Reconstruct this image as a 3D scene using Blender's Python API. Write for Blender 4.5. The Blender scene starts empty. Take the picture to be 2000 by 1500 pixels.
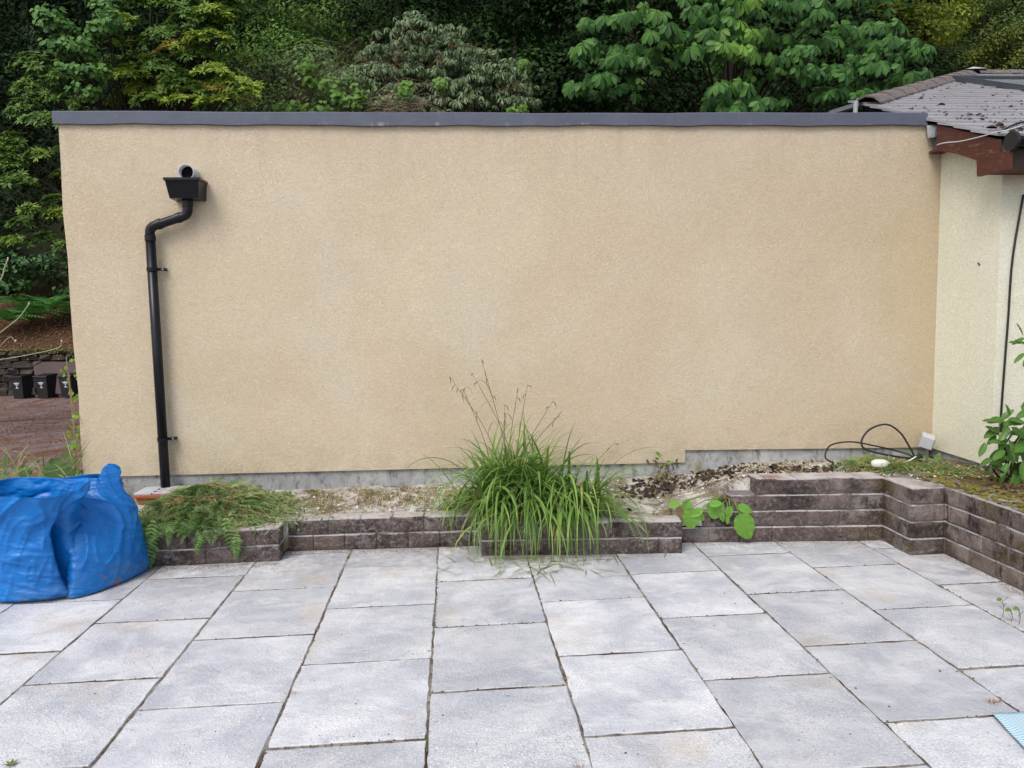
import bpy, math, random
import numpy as np
from mathutils import Matrix, Vector, noise as mnoise
sc = bpy.context.scene
rng = np.random.default_rng(7)
random.seed(7)
pi = math.pi
# ------------------------------------------------------------------ camera
F_PX = 1450.0; EYE = np.array([0, 0, 1.6])
ROLL = math.atan2(313, 16750); PITCH = math.atan(132/1450); YAW = math.atan(114/1450)
fw = np.array([math.sin(YAW)*math.cos(PITCH), math.cos(YAW)*math.cos(PITCH), -math.sin(PITCH)])
r0 = np.array([math.cos(YAW), -math.sin(YAW), 0]); u0 = np.cross(r0, fw)
rt = r0*math.cos(ROLL) - u0*math.sin(ROLL); up = np.cross(rt, fw)
cam = bpy.data.objects.new('camera', bpy.data.cameras.new('camera'))
sc.collection.objects.link(cam); sc.camera = cam
cam.data.sensor_width = 36; cam.data.lens = F_PX/2000*36; cam.data.clip_end = 1000; cam.data.clip_start = .05
M = Matrix(((rt[0], up[0], -fw[0], EYE[0]), (rt[1], up[1], -fw[1], EYE[1]), (rt[2], up[2], -fw[2], EYE[2]), (0, 0, 0, 1)))
cam.matrix_world = M
# ------------------------------------------------------------------ world, sun, exposure
SUN_EL, SUN_AZ = 52, 215      # azimuth clockwise from +Y: the light comes from behind the camera on its left
w = bpy.data.worlds.new('World'); sc.world = w; w.use_nodes = True
wn = w.node_tree.nodes; wn.clear()
sky = wn.new('ShaderNodeTexSky'); sky.sky_type = 'NISHITA'; sky.sun_disc = False
sky.sun_elevation = math.radians(SUN_EL); sky.sun_rotation = math.radians(SUN_AZ); sky.dust_density = 3.0; sky.ozone_density = 1.0; sky.air_density = 1.0
hs = wn.new('ShaderNodeHueSaturation'); hs.inputs['Saturation'].default_value = .58
bg = wn.new('ShaderNodeBackground'); bg.inputs['Strength'].default_value = .13
wo = wn.new('ShaderNodeOutputWorld')
w.node_tree.links.new(sky.outputs[0], hs.inputs['Color']); w.node_tree.links.new(hs.outputs[0], bg.inputs['Color']); w.node_tree.links.new(bg.outputs[0], wo.inputs['Surface'])
sun = bpy.data.objects.new('sun', bpy.data.lights.new('sun', 'SUN')); sc.collection.objects.link(sun)
sun.data.energy = 1.1; sun.data.angle = math.radians(26); sun.data.color = (1, .965, .92)
e, a = math.radians(SUN_EL), math.radians(SUN_AZ)
sd = Vector((math.sin(a)*math.cos(e), math.cos(a)*math.cos(e), math.sin(e)))
sun.rotation_euler = sd.to_track_quat('Z', 'Y').to_euler()
sc.view_settings.view_transform = 'Standard'; sc.view_settings.look = 'None'; sc.view_settings.gamma = 1
sc.view_settings.exposure = .74
sc.view_settings.use_curve_mapping = False
sc.cycles.max_bounces = 6; sc.cycles.diffuse_bounces = 3; sc.cycles.glossy_bounces = 2; sc.cycles.transmission_bounces = 3

# ------------------------------------------------------------------ pixel -> place on a real plane
def ray(px, py): return fw*F_PX + rt*(px-1000) - up*(py-750)
def onZ(px, py, z): d = ray(px, py); return EYE + d*((z-1.6)/d[2])
def onY(px, py, Y): d = ray(px, py); return EYE + d*(Y/d[1])
def onX(px, py, X): d = ray(px, py); return EYE + d*(X/d[0])

# ------------------------------------------------------------------ node helper
class NT:
    def __init__(s, name):
        s.m = bpy.data.materials.new(name); s.m.use_nodes = True
        s.t = s.m.node_tree; s.t.nodes.clear(); s.pos = None
    def n(s, typ, **kw):
        nd = s.t.nodes.new(typ)
        for k, v in kw.items():
            if k.startswith('i_'):
                k = k[2:]; k = int(k) if k.isdigit() else k.replace('_', ' ')
                s.put(nd.inputs[k], v)
            else: setattr(nd, k, v)
        return nd
    def put(s, inp, v):
        if isinstance(v, bpy.types.NodeSocket): s.t.links.new(v, inp)
        elif isinstance(v, (tuple, list)) and len(v) == 3 and inp.type == 'RGBA': inp.default_value = (*v, 1)
        else: inp.default_value = v
    def P(s):
        if s.pos is None: s.pos = s.n('ShaderNodeNewGeometry').outputs['Position']
        return s.pos
    def vscale(s, v, sx, sy, sz, off=None):
        mp = s.n('ShaderNodeMapping'); s.put(mp.inputs['Vector'], v); mp.inputs['Scale'].default_value = (sx, sy, sz)
        if off is not None: s.put(mp.inputs['Location'], off)
        return mp.outputs[0]
    def noise(s, scale, det=4, rough=.55, vec=None, dist=0.0):
        nd = s.n('ShaderNodeTexNoise'); s.put(nd.inputs['Vector'], vec if vec is not None else s.P())
        nd.inputs['Scale'].default_value = scale; nd.inputs['Detail'].default_value = det; nd.inputs['Roughness'].default_value = rough; nd.inputs['Distortion'].default_value = dist
        return nd.outputs['Fac']
    def voro(s, scale, vec=None, feature='F1'):
        nd = s.n('ShaderNodeTexVoronoi', feature=feature); s.put(nd.inputs['Vector'], vec if vec is not None else s.P()); nd.inputs['Scale'].default_value = scale
        return nd
    def ramp(s, f, a, b, ca=0.0, cb=1.0):
        nd = s.n('ShaderNodeMapRange'); s.put(nd.inputs[0], f); nd.inputs[1].default_value = a; nd.inputs[2].default_value = b; nd.inputs[3].default_value = ca; nd.inputs[4].default_value = cb
        return nd.outputs[0]
    def mix(s, f, a, b, mode='MIX'):
        nd = s.n('ShaderNodeMix', data_type='RGBA', blend_type=mode)
        s.put(nd.inputs[0], f); s.put(nd.inputs[6], a); s.put(nd.inputs[7], b); return nd.outputs[2]
    def math(s, op, a, b=0.0, clamp=False):
        nd = s.n('ShaderNodeMath', operation=op, use_clamp=clamp); s.put(nd.inputs[0], a); s.put(nd.inputs[1], b); return nd.outputs[0]
    def objrand(s): return s.n('ShaderNodeObjectInfo').outputs['Random']
    def island(s): return s.n('ShaderNodeNewGeometry').outputs['Random Per Island']
    def bump(s, h, dist, strength=1.0, normal=None):
        nd = s.n('ShaderNodeBump'); s.put(nd.inputs['Height'], h); nd.inputs['Distance'].default_value = dist; nd.inputs['Strength'].default_value = strength
        if normal is not None: s.put(nd.inputs['Normal'], normal)
        return nd.outputs[0]
    def out(s, col, rough=.8, spec=.3, bump=None, transl=0.0, metal=0.0, tcol=None, coat=0.0):
        p = s.n('ShaderNodeBsdfPrincipled'); s.put(p.inputs['Base Color'], col); s.put(p.inputs['Roughness'], rough)
        p.inputs['Specular IOR Level'].default_value = spec; p.inputs['Metallic'].default_value = metal; p.inputs['Coat Weight'].default_value = coat
        if bump is not None: s.put(p.inputs['Normal'], bump)
        sh = p.outputs[0]
        if transl:
            tr = s.n('ShaderNodeBsdfTranslucent'); s.put(tr.inputs['Color'], tcol if tcol is not None else col)
            mx = s.n('ShaderNodeMixShader'); mx.inputs[0].default_value = transl
            s.t.links.new(sh, mx.inputs[1]); s.t.links.new(tr.outputs[0], mx.inputs[2]); sh = mx.outputs[0]
        o = s.n('ShaderNodeOutputMaterial'); s.t.links.new(sh, o.inputs['Surface'])
        return s.m
def plain(name, col, rough=.6, spec=.3, var=.12, vs=8.0, bumpd=0.0, metal=0.0, coat=0.0):
    t = NT(name); f = t.noise(vs, 5, .6)
    c = t.mix(f, tuple(x*(1-var*1.6) for x in col), tuple(min(1, x*(1+var*1.6)) for x in col))
    return t.out(c, rough, spec, t.bump(t.noise(vs*8, 3), bumpd) if bumpd else None, metal=metal, coat=coat)
def leafmat(name, dark, light, young=None, young_lo=.55, young_hi=.7, pscale=1.2, rough=.5, transl=.22, spec=.25, vein=False):
    t = NT(name)
    c = t.mix(t.island(), dark, light)
    pn = t.noise(pscale, 2)
    c = t.mix(t.ramp(pn, .35, .65, .75, 1.2), (0, 0, 0), c) if False else c
    if young is not None:
        f = t.math('MULTIPLY', t.ramp(pn, young_lo, young_hi), t.ramp(t.island(), .1, .6, .5, 1))
        c = t.mix(f, c, young)
    return t.out(c, rough, spec, transl=transl)

# ------------------------------------------------------------------ mesh helpers
C = sc.collection
def raw_mesh(name, V, F, smooth=False):
    V = np.asarray(V, dtype=np.float32); me = bpy.data.meshes.new(name)
    if isinstance(F, np.ndarray):
        n, k = F.shape; me.vertices.add(len(V)); me.vertices.foreach_set('co', V.ravel())
        me.loops.add(n*k); me.loops.foreach_set('vertex_index', F.astype(np.int32).ravel())
        me.polygons.add(n); me.polygons.foreach_set('loop_start', np.arange(0, n*k, k, dtype=np.int32))
        me.update(calc_edges=True)
    else: me.from_pydata([tuple(map(float, v)) for v in V], [], F); me.update()
    if smooth: me.polygons.foreach_set('use_smooth', np.ones(len(me.polygons), dtype=bool))
    return me
def ob(name, V, F, mat, parent=None, smooth=False, loc=None):
    me = V if isinstance(V, bpy.types.Mesh) else raw_mesh(name, V, F, smooth)
    o = bpy.data.objects.new(name, me); C.objects.link(o)
    if mat is not None and len(me.materials) == 0: me.materials.append(mat)
    if parent is not None: o.parent = parent
    if loc is not None: o.location = loc
    return o
def tag(o, label, cat, group=None):
    o['label'] = label; o['category'] = cat
    if group: o['group'] = group
    return o
def kind(o, k): o['kind'] = k; return o
def thing(name, label, cat, loc=(0, 0, 0), rz=0.0, group=None):
    o = bpy.data.objects.new(name, None); C.objects.link(o); o.location = loc; o.rotation_euler = (0, 0, rz); o.empty_display_size = .1
    return tag(o, label, cat, group)
class MB:
    def __init__(s): s.V = []; s.F = []
    def add(s, V, F):
        b = len(s.V); s.V += [tuple(map(float, v)) for v in V]; s.F += [tuple(i+b for i in f) for f in F]; return s
    def box(s, x0, x1, y0, y1, z0, z1):
        return s.add([(x0, y0, z0), (x1, y0, z0), (x1, y1, z0), (x0, y1, z0), (x0, y0, z1), (x1, y0, z1), (x1, y1, z1), (x0, y1, z1)],
                     [(0, 3, 2, 1), (4, 5, 6, 7), (0, 1, 5, 4), (1, 2, 6, 5), (2, 3, 7, 6), (3, 0, 4, 7)])
    def bbox(s, x0, x1, y0, y1, z0, z1, b=.004):   # box with chamfered edges
        pts = []; 
        for X, sx in ((x0, 1), (x1, -1)):
            for Y, sy in ((y0, 1), (y1, -1)):
                for Z, sz in ((z0, 1), (z1, -1)):
                    pts += [(X, Y+sy*b, Z+sz*b), (X+sx*b, Y, Z+sz*b), (X+sx*b, Y+sy*b, Z)]
        i = lambda x, y, z, k: ((x*2+y)*2+z)*3+k
        F = [(i(0,0,0,0), i(0,0,1,0), i(0,1,1,0), i(0,1,0,0)), (i(1,0,0,0), i(1,1,0,0), i(1,1,1,0), i(1,0,1,0)),
             (i(0,0,0,1), i(1,0,0,1), i(1,0,1,1), i(0,0,1,1)), (i(0,1,0,1), i(0,1,1,1), i(1,1,1,1), i(1,1,0,1)),
             (i(0,0,0,2), i(0,1,0,2), i(1,1,0,2), i(1,0,0,2)), (i(0,0,1,2), i(1,0,1,2), i(1,1,1,2), i(0,1,1,2))]
        for x in (0, 1):
            for y in (0, 1): F.append((i(x,y,0,0), i(x,y,0,1), i(x,y,1,1), i(x,y,1,0)))
            for z in (0, 1): F.append((i(x,0,z,0), i(x,1,z,0), i(x,1,z,2), i(x,0,z,2)))
        for y in (0, 1):
            for z in (0, 1): F.append((i(0,y,z,1), i(1,y,z,1), i(1,y,z,2), i(0,y,z,2)))
        for x in (0, 1):
            for y in (0, 1):
                for z in (0, 1): F.append((i(x,y,z,0), i(x,y,z,1), i(x,y,z,2)))
        return s.add(pts, F)
    def tube(s, pts, r, n=8, cap=True):
        pts = [np.array(p, float) for p in pts]; rs = r if isinstance(r, (list, tuple, np.ndarray)) else [r]*len(pts)
        V = []; prev = None
        for i, p in enumerate(pts):
            d = pts[min(i+1, len(pts)-1)] - pts[max(i-1, 0)]; d = d/(np.linalg.norm(d)+1e-9)
            ref = prev if prev is not None else (np.array([0, 0, 1.]) if abs(d[2]) < .9 else np.array([1., 0, 0]))
            x = ref - d*(ref@d); x /= np.linalg.norm(x)+1e-9; prev = x; y = np.cross(d, x)
            for k in range(n):
                a = 2*pi*k/n; V.append(p + rs[i]*(x*math.cos(a)+y*math.sin(a)))
        F = [(i*n+k, i*n+(k+1) % n, (i+1)*n+(k+1) % n, (i+1)*n+k) for i in range(len(pts)-1) for k in range(n)]
        if cap: F += [tuple(range(n))[::-1], tuple((len(pts)-1)*n+k for k in range(n))]
        return s.add(V, F)
    def build(s, name, mat, parent=None, smooth=False, loc=None):
        return ob(name, s.V, s.F, mat, parent, smooth, loc)
def fixn(o):
    import bmesh
    bm = bmesh.new(); bm.from_mesh(o.data); bmesh.ops.recalc_face_normals(bm, faces=bm.faces); bm.to_mesh(o.data); bm.free(); return o
def catmull(P, k=8):
    P = [np.array(p, float) for p in P]; Q = [2*P[0]-P[1]] + P + [2*P[-1]-P[-2]]; out = []
    for i in range(1, len(Q)-2):
        for j in range(k):
            t = j/k; a, b, c, d = Q[i-1], Q[i], Q[i+1], Q[i+2]
            out.append(.5*((2*b)+(-a+c)*t+(2*a-5*b+4*c-d)*t*t+(-a+3*b-3*c+d)*t**3))
    out.append(P[-1]); return out
def nz(p, s=1.0, o=0.0): return mnoise.noise(Vector((p[0]*s+o, p[1]*s+o*.7, p[2]*s-o)))
# leaf templates (numpy triangles); leaf lies along +X, normal +Z
def leaf_t(L=1.0, W=.3, fold=.06, droop=.15, wid=(.0, .8, 1, .7, 0)):
    n = len(wid); V = []; F = []
    for i, q in enumerate(wid):
        x = L*i/(n-1); z = -droop*L*(i/(n-1))**2
        if q == 0: V.append((x, 0, z))
        else: V += [(x, -W/2*q, z+fold*q), (x, 0, z), (x, W/2*q, z+fold*q)]
    idx = []; c = 0
    for q in wid:
        idx.append((c,) if q == 0 else (c, c+1, c+2)); c += 1 if q == 0 else 3
    for a_, b_ in zip(idx, idx[1:]):
        if len(a_) == 1 and len(b_) == 3: F += [(a_[0], b_[0], b_[1]), (a_[0], b_[1], b_[2])]
        elif len(a_) == 3 and len(b_) == 3: F += [(a_[0], b_[0], b_[1]), (a_[0], b_[1], a_[1]), (a_[1], b_[1], b_[2]), (a_[1], b_[2], a_[2])]
        elif len(a_) == 3: F += [(a_[0], b_[0], a_[1]), (a_[1], b_[0], a_[2])]
    return np.array(V, float), np.array(F)
def join_t(parts):
    V = []; F = []; c = 0
    for v, f in parts: V.append(v); F.append(f+c); c += len(v)
    return np.vstack(V), np.vstack(F)
def rotz(a): return np.array([[math.cos(a), -math.sin(a), 0], [math.sin(a), math.cos(a), 0], [0, 0, 1]])
def roty(a): return np.array([[math.cos(a), 0, math.sin(a)], [0, 1, 0], [-math.sin(a), 0, math.cos(a)]])
def rotx(a): return np.array([[1, 0, 0], [0, math.cos(a), -math.sin(a)], [0, math.sin(a), math.cos(a)]])
def whorl_t(n, L, W, elev, droop, seed, wid=(.0, .75, 1, .75, 0), spread=2*pi, jit=.25):
    r = np.random.default_rng(seed); ps = []
    for k in range(n):
        v, f = leaf_t(L*r.uniform(.8, 1.1), W, W*.16, droop, wid)
        v = v + np.array([L*.06, 0, 0])
        R = rotz(spread*k/n + r.uniform(-jit, jit)) @ roty(-(elev + r.uniform(-.25, .25))) @ rotx(r.uniform(-.3, .3))
        ps.append((v @ R.T, f))
    return join_t(ps)
DIAMOND = (np.array([(0, 0, 0), (.45, -.26, .05), (1, 0, -.12), (.45, .26, .05)], float), np.array([(0, 1, 2), (0, 2, 3)]))
def axis_frames(N, spin):
    """rotation matrices with local Z along N and random spin"""
    N = N/(np.linalg.norm(N, axis=1, keepdims=True)+1e-9)
    ref = np.where(np.abs(N[:, 2:3]) < .9, np.array([[0, 0, 1.]]), np.array([[1., 0, 0]]))
    X = np.cross(ref, N); X /= np.linalg.norm(X, axis=1, keepdims=True)+1e-9; Y = np.cross(N, X)
    c, s = np.cos(spin)[:, None], np.sin(spin)[:, None]
    return np.stack([X*c+Y*s, -X*s+Y*c, N], axis=2)
def scatter(tmpl, T, R, S):
    v, f = tmpl; k = len(T)
    V = np.einsum('kij,nj->kni', R, v)*S[:, None, None] + T[:, None, :]
    F = f[None] + (np.arange(k)*len(v))[:, None, None]
    return V.reshape(-1, 3), F.reshape(-1, f.shape[1])
def cloud(name, tmpls, T, N, S, mat, parent=None, jn=.35):
    T = np.asarray(T, float); N = np.asarray(N, float) + rng.normal(0, jn, (len(T), 3)); Vs = []; Fs = []; c = 0
    R = axis_frames(N, rng.uniform(0, 2*pi, len(T))); S = np.broadcast_to(S, (len(T),)) if np.ndim(S) else np.full(len(T), S)
    S = S*rng.uniform(.75, 1.2, len(T))
    ch = rng.integers(0, len(tmpls), len(T))
    for i, tm in enumerate(tmpls):
        m = ch == i
        if m.any():
            V, F = scatter(tm, T[m], R[m], S[m]); Vs.append(V); Fs.append(F+c); c += len(V)
    return ob(name, np.vstack(Vs), np.vstack(Fs), mat, parent)
def parts_cloud(name, meshes, T, N, S, parent, jn=.3):
    """each piece an object of its own sharing mesh data"""
    N = np.asarray(N, float) + rng.normal(0, jn, (len(T), 3)); R = axis_frames(N, rng.uniform(0, 2*pi, len(T)))
    for k in range(len(T)):
        o = bpy.data.objects.new(name, meshes[int(rng.integers(len(meshes)))]); C.objects.link(o); o.parent = parent
        s = (S if np.ndim(S) == 0 else S[k])*rng.uniform(.8, 1.18)
        m = Matrix([[*(R[k][i]*s), T[k][i]] for i in range(3)] + [[0, 0, 0, 1]]); o.matrix_basis = m
def dirs(n):
    v = rng.normal(0, 1, (n, 3)); return v/np.linalg.norm(v, axis=1, keepdims=True)

# ================================================================== MATERIALS
def m_slab():
    t = NT('paving_stone'); r = t.objrand()
    off = t.n('ShaderNodeCombineXYZ', i_0=t.math('MULTIPLY', r, 37.0), i_1=t.math('MULTIPLY', r, 91.0), i_2=0.0).outputs[0]
    v = t.n('ShaderNodeVectorMath', operation='ADD'); t.put(v.inputs[0], t.P()); t.put(v.inputs[1], off); v = v.outputs[0]
    big = t.noise(2.3, 5, .6, v, .6); mid = t.noise(10, 7, .75, v, .4)
    # riven grain runs diagonally
    mp = t.n('ShaderNodeMapping'); t.put(mp.inputs['Vector'], v); mp.inputs['Rotation'].default_value = (0, 0, -.7); mp.inputs['Scale'].default_value = (1, 1.9, 1); st = t.noise(3.2, 6, .62, mp.outputs[0], .9)
    c = t.mix(t.ramp(big, .36, .66), (.37, .385, .425), (.57, .575, .595))
    c = t.mix(t.ramp(st, .50, .68, 0, .55), c, (.66, .66, .67)); c = t.mix(t.ramp(st, .46, .32, 0, .4), c, (.35, .36, .42))
    c = t.mix(t.ramp(mid, .53, .70, 0, .5), c, (.30, .305, .34))
    c = t.mix(t.math('MULTIPLY', t.ramp(t.noise(1.7, 4, .6, t.vscale(v, 1, 1, 1, (3, 9, 0))), .58, .72), .42), c, (.48, .38, .26)); c = t.mix(t.math('MULTIPLY', t.ramp(t.noise(2.2, 5, .6, t.vscale(v, 1, 1, 1, (13, 2, 0)), .8), .60, .72), .38), c, (.74, .75, .77))
    y = t.n('ShaderNodeSeparateXYZ', i_0=t.P()).outputs[1]
    near = t.math('MULTIPLY', t.ramp(y, 4.8, 2.7, .2, 1.0), t.ramp(t.noise(1.6, 4, .6, t.vscale(v, 1, 1, 1, (1, 5, 0))), .38, .6, .25, 1))
    sp = t.ramp(t.noise(120, 3, .7, v), .54, .64)
    c = t.mix(t.math('MULTIPLY', t.math('MULTIPLY', sp, near), .75), c, (.20, .195, .205))
    sp2 = t.ramp(t.noise(105, 2, .6, t.vscale(v, 1, 1, 1, (7, 3, 0))), .58, .68)
    c = t.mix(t.math('MULTIPLY', t.math('MULTIPLY', sp2, near), .8), c, (.80, .80, .79))
    sp3 = t.ramp(t.noise(34, 3, .7, t.vscale(v, 1, 1, 1, (2, 13, 0))), .66, .72); c = t.mix(t.math('MULTIPLY', sp3, .6), c, (.17, .165, .17))
    dk = t.math('ADD', t.math('MULTIPLY', r, .2), .90)
    c = t.mix(1.0, c, t.n('ShaderNodeCombineXYZ', i_0=dk, i_1=dk, i_2=dk).outputs[0], 'MULTIPLY')
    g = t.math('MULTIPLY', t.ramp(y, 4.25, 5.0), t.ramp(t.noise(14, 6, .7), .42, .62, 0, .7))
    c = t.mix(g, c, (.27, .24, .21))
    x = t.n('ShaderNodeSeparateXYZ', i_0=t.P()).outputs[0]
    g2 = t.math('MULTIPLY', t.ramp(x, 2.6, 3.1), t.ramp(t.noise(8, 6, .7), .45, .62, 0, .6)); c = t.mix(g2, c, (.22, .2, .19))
    h = t.math('ADD', t.math('MULTIPLY', t.noise(5, 6, .65, v, .5), 1.0), t.math('ADD', t.math('MULTIPLY', t.noise(30, 5, .7, v), .35), t.math('MULTIPLY', t.noise(120, 3, .6, v), .14)))
    return t.out(c, t.ramp(mid, .3, .7, .6, .85), .3, t.bump(h, .016, .9))
def m_joint():
    t = NT('joint_grit'); c = t.mix(t.ramp(t.noise(9, 5, .7), .35, .65), (.10, .09, .07), (.34, .31, .27))
    c = t.mix(t.ramp(t.noise(2.6, 4, .6), .5, .62), c, (.06, .035, .022)); c = t.mix(t.ramp(t.noise(4.1, 4, .6, t.vscale(t.P(), 1, 1, 1, (7, 2, 0))), .58, .68), c, (.09, .085, .03))
    return t.out(c, .95, .1, t.bump(t.noise(160, 4, .7), .006))
def m_block():
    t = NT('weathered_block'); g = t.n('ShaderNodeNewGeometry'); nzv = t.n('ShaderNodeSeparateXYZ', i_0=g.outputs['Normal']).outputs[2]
    a_ = t.noise(6, 6, .7, None, .4); b_ = t.noise(38, 5, .7); r = t.objrand()
    c = t.mix(t.ramp(a_, .38, .62), (.042, .031, .031), (.20, .155, .145))
    c = t.mix(t.math('MULTIPLY', t.ramp(b_, .50, .62), .75), c, (.34, .30, .29)); c = t.mix(t.ramp(t.noise(60, 5, .75, t.vscale(t.P(), 1, 1, 1, (4, 4, 4))), .55, .61, 0, .85), c, (.022, .018, .018))
    c = t.mix(t.math('MULTIPLY', r, .5), c, (.21, .16, .145))
    x, y, z = [t.n('ShaderNodeSeparateXYZ', i_0=t.P()).outputs[i] for i in range(3)]
    # lichen and moss gathers on the right-hand return, streaks run down it
    mr = t.math('MULTIPLY', t.ramp(x, 2.5, 3.0), t.ramp(t.noise(4.5, 5, .65, t.vscale(t.P(), 1, 1, .35)), .47, .62))
    c = t.mix(t.math('MULTIPLY', mr, .85), c, (.105, .075, .022))
    lt = t.math('MULTIPLY', t.ramp(x, 2.4, 3.1), t.ramp(t.noise(2.7, 4, .6, t.vscale(t.P(), 1, 1, 1, (5, 1, 2))), .45, .6))
    c = t.mix(t.math('MULTIPLY', lt, .9), c, (.34, .28, .25))
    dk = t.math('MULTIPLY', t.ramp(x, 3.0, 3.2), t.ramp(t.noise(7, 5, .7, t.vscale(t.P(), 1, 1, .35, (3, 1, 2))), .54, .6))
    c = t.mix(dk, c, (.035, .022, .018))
    c = t.mix(t.math('MULTIPLY', t.ramp(t.noise(2.3, 5, .7, t.vscale(t.P(), 1, 1, 1.6, (4, 4, 9)), .6), .52, .62), .7), c, (.035, .026, .022))
    c = t.mix(t.math('MULTIPLY', t.ramp(t.noise(3.7, 6, .75, t.vscale(t.P(), 1, 1, 1.4, (1, 14, 9)), .4), .55, .66), .65), c, (.36, .33, .32))
    # white bloom along the bed joints
    f = t.math('FRACT', t.math('DIVIDE', t.math('ADD', z, .004), .112))
    ed = t.math('MAXIMUM', t.ramp(f, .08, .02), t.ramp(f, .93, .98))
    c = t.mix(t.math('MULTIPLY', ed, t.ramp(t.noise(5, 4, .6, t.vscale(t.P(), 1, 1, 1, (1, 8, 2))), .38, .52, 0, 1.0)), c, (.56, .55, .56))
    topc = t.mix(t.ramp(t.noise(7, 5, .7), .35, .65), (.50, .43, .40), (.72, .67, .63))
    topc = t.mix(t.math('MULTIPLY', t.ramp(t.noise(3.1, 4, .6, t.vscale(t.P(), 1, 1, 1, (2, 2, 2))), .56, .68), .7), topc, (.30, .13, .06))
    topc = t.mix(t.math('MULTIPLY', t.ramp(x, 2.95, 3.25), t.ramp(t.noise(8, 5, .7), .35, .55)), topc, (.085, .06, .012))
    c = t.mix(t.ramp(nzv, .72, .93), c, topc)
    h = t.math('ADD', t.noise(60, 5, .75), t.math('MULTIPLY', t.noise(14, 4), 1.0))
    return t.out(c, .92, .15, t.bump(h, .03, 1.0))
def m_render(name, ca, cb, cc, warm=True):
    t = NT(name); P = t.P()
    grain = t.noise(62, 4, .65, t.vscale(P, 1, 1, 1.7), 1.6); fine = t.noise(150, 2, .6); big = t.noise(.62, 4, .6, None, .5); md = t.noise(1.5, 5, .6, t.vscale(P, 1, 1, 1, (4, 0, 8)), .4)
    c = t.mix(t.ramp(big, .34, .66), ca, cb); c = t.mix(t.ramp(md, .50, .70, 0, .6), c, cc)
    if warm:
        x, z = [t.n('ShaderNodeSeparateXYZ', i_0=P).outputs[i_] for i_ in (0, 2)]
        c = t.mix(t.math('MULTIPLY', t.ramp(x, .3, 3.9), t.ramp(t.noise(.9, 4, .6, t.vscale(P, 1, 1, 1, (1, 1, 5))), .35, .62, .10, .55)), c, (.52, .425, .295))
        c = t.mix(t.math('MULTIPLY', t.ramp(x, 3.2, 3.94), .3), c, (.48, .375, .23))  # darker at the corner: fresher render, plus corner shade put into the colour
        c = t.mix(t.ramp(z, 2.2, 3.0, 0, .22), c, (.60, .53, .42))  # paler towards the top, light from above put into the colour
    if warm:
        dr = t.noise(9, 4, .6, t.vscale(P, 1, 1, .06)); c = t.mix(t.math('MULTIPLY', t.ramp(z, 2.55, 3.06), t.ramp(dr, .52, .70, 0, .22)), c, (.33, .28, .21))
        c = t.mix(t.math('MULTIPLY', t.ramp(z, .75, .42), t.ramp(t.noise(6, 6, .7), .40, .66, 0, .38)), c, (.30, .26, .17))
    gr = t.ramp(grain, .33, .67, .80, 1.16); gf = t.ramp(fine, .3, .7, .9, 1.08); gr = t.math('MULTIPLY', gr, gf)
    c = t.mix(1.0, c, t.n('ShaderNodeCombineXYZ', i_0=gr, i_1=gr, i_2=gr).outputs[0], 'MULTIPLY')
    return t.out(c, .93, .12, t.bump(t.math('ADD', grain, t.math('MULTIPLY', t.noise(1.3, 3), 3.0)), .010, 1.0))
def m_plinth():
    t = NT('plinth_concrete'); a_ = t.noise(4, 6, .7, None, .5)
    c = t.mix(t.ramp(a_, .3, .7), (.22, .22, .22), (.44, .45, .44)); c = t.mix(t.ramp(t.noise(11, 6, .75, t.vscale(t.P(), 1, 1, .5)), .5, .66, 0, .85), c, (.07, .065, .07))
    c = t.mix(t.ramp(t.noise(3.3, 3, .5, t.vscale(t.P(), 1, 1, 1, (9, 1, 1))), .6, .75, 0, .6), c, (.20, .17, .05))
    return t.out(c, .9, .15, t.bump(t.noise(70, 5, .7), .006))
def m_soil():
    t = NT('planter_soil'); a_ = t.noise(5, 6, .7, None, .6)
    c = t.mix(t.ramp(a_, .35, .6), (.30, .26, .21), (.68, .65, .60)); c = t.mix(t.ramp(t.noise(26, 5, .75), .54, .66, 0, .8), c, (.09, .065, .05))
    x = t.n('ShaderNodeSeparateXYZ', i_0=t.P()).outputs[0]
    c = t.mix(t.math('MULTIPLY', t.ramp(t.noise(4.6, 5, .7, t.vscale(t.P(), 1, 1, 1, (3, 3, 3))), .48, .58), .75), c, (.17, .13, .035)); c = t.mix(t.math('MULTIPLY', t.ramp(t.noise(3.1, 5, .7, t.vscale(t.P(), 1, 1, 1, (8, 1, 3))), .52, .6), .8), c, (.12, .085, .06))
    c = t.mix(t.ramp(x, 3.0, 3.5, 0, .8), c, (.09, .06, .03))
    return t.out(c, .95, .1, t.bump(t.noise(55, 6, .8), .02))
def m_ground():
    t = NT('yard_ground'); P = t.P(); y = t.n('ShaderNodeSeparateXYZ', i_0=P).outputs[1]
    s_ = t.noise(2.6, 7, .8, t.vscale(P, 1, .30, 1), .4)
    c = t.mix(t.ramp(s_, .42, .6), (.15, .075, .045), (.20, .165, .175)); c = t.mix(t.ramp(t.noise(7, 6, .8, t.vscale(P, 1, .3, 1)), .5, .62, 0, .7), c, (.10, .04, .022))
    c = t.mix(t.ramp(t.noise(9, 5, .75), .55, .7, 0, .55), c, (.30, .25, .25))
    c = t.mix(t.ramp(y, 33.2, 34.2), c, t.mix(t.ramp(y, 38, 40), t.mix(t.noise(3, 5, .7), (.035, .022, .012), (.11, .06, .035)), (.014, .018, .008)))
    return t.out(c, .95, .1, t.bump(t.noise(20, 5, .8), .01))
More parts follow.
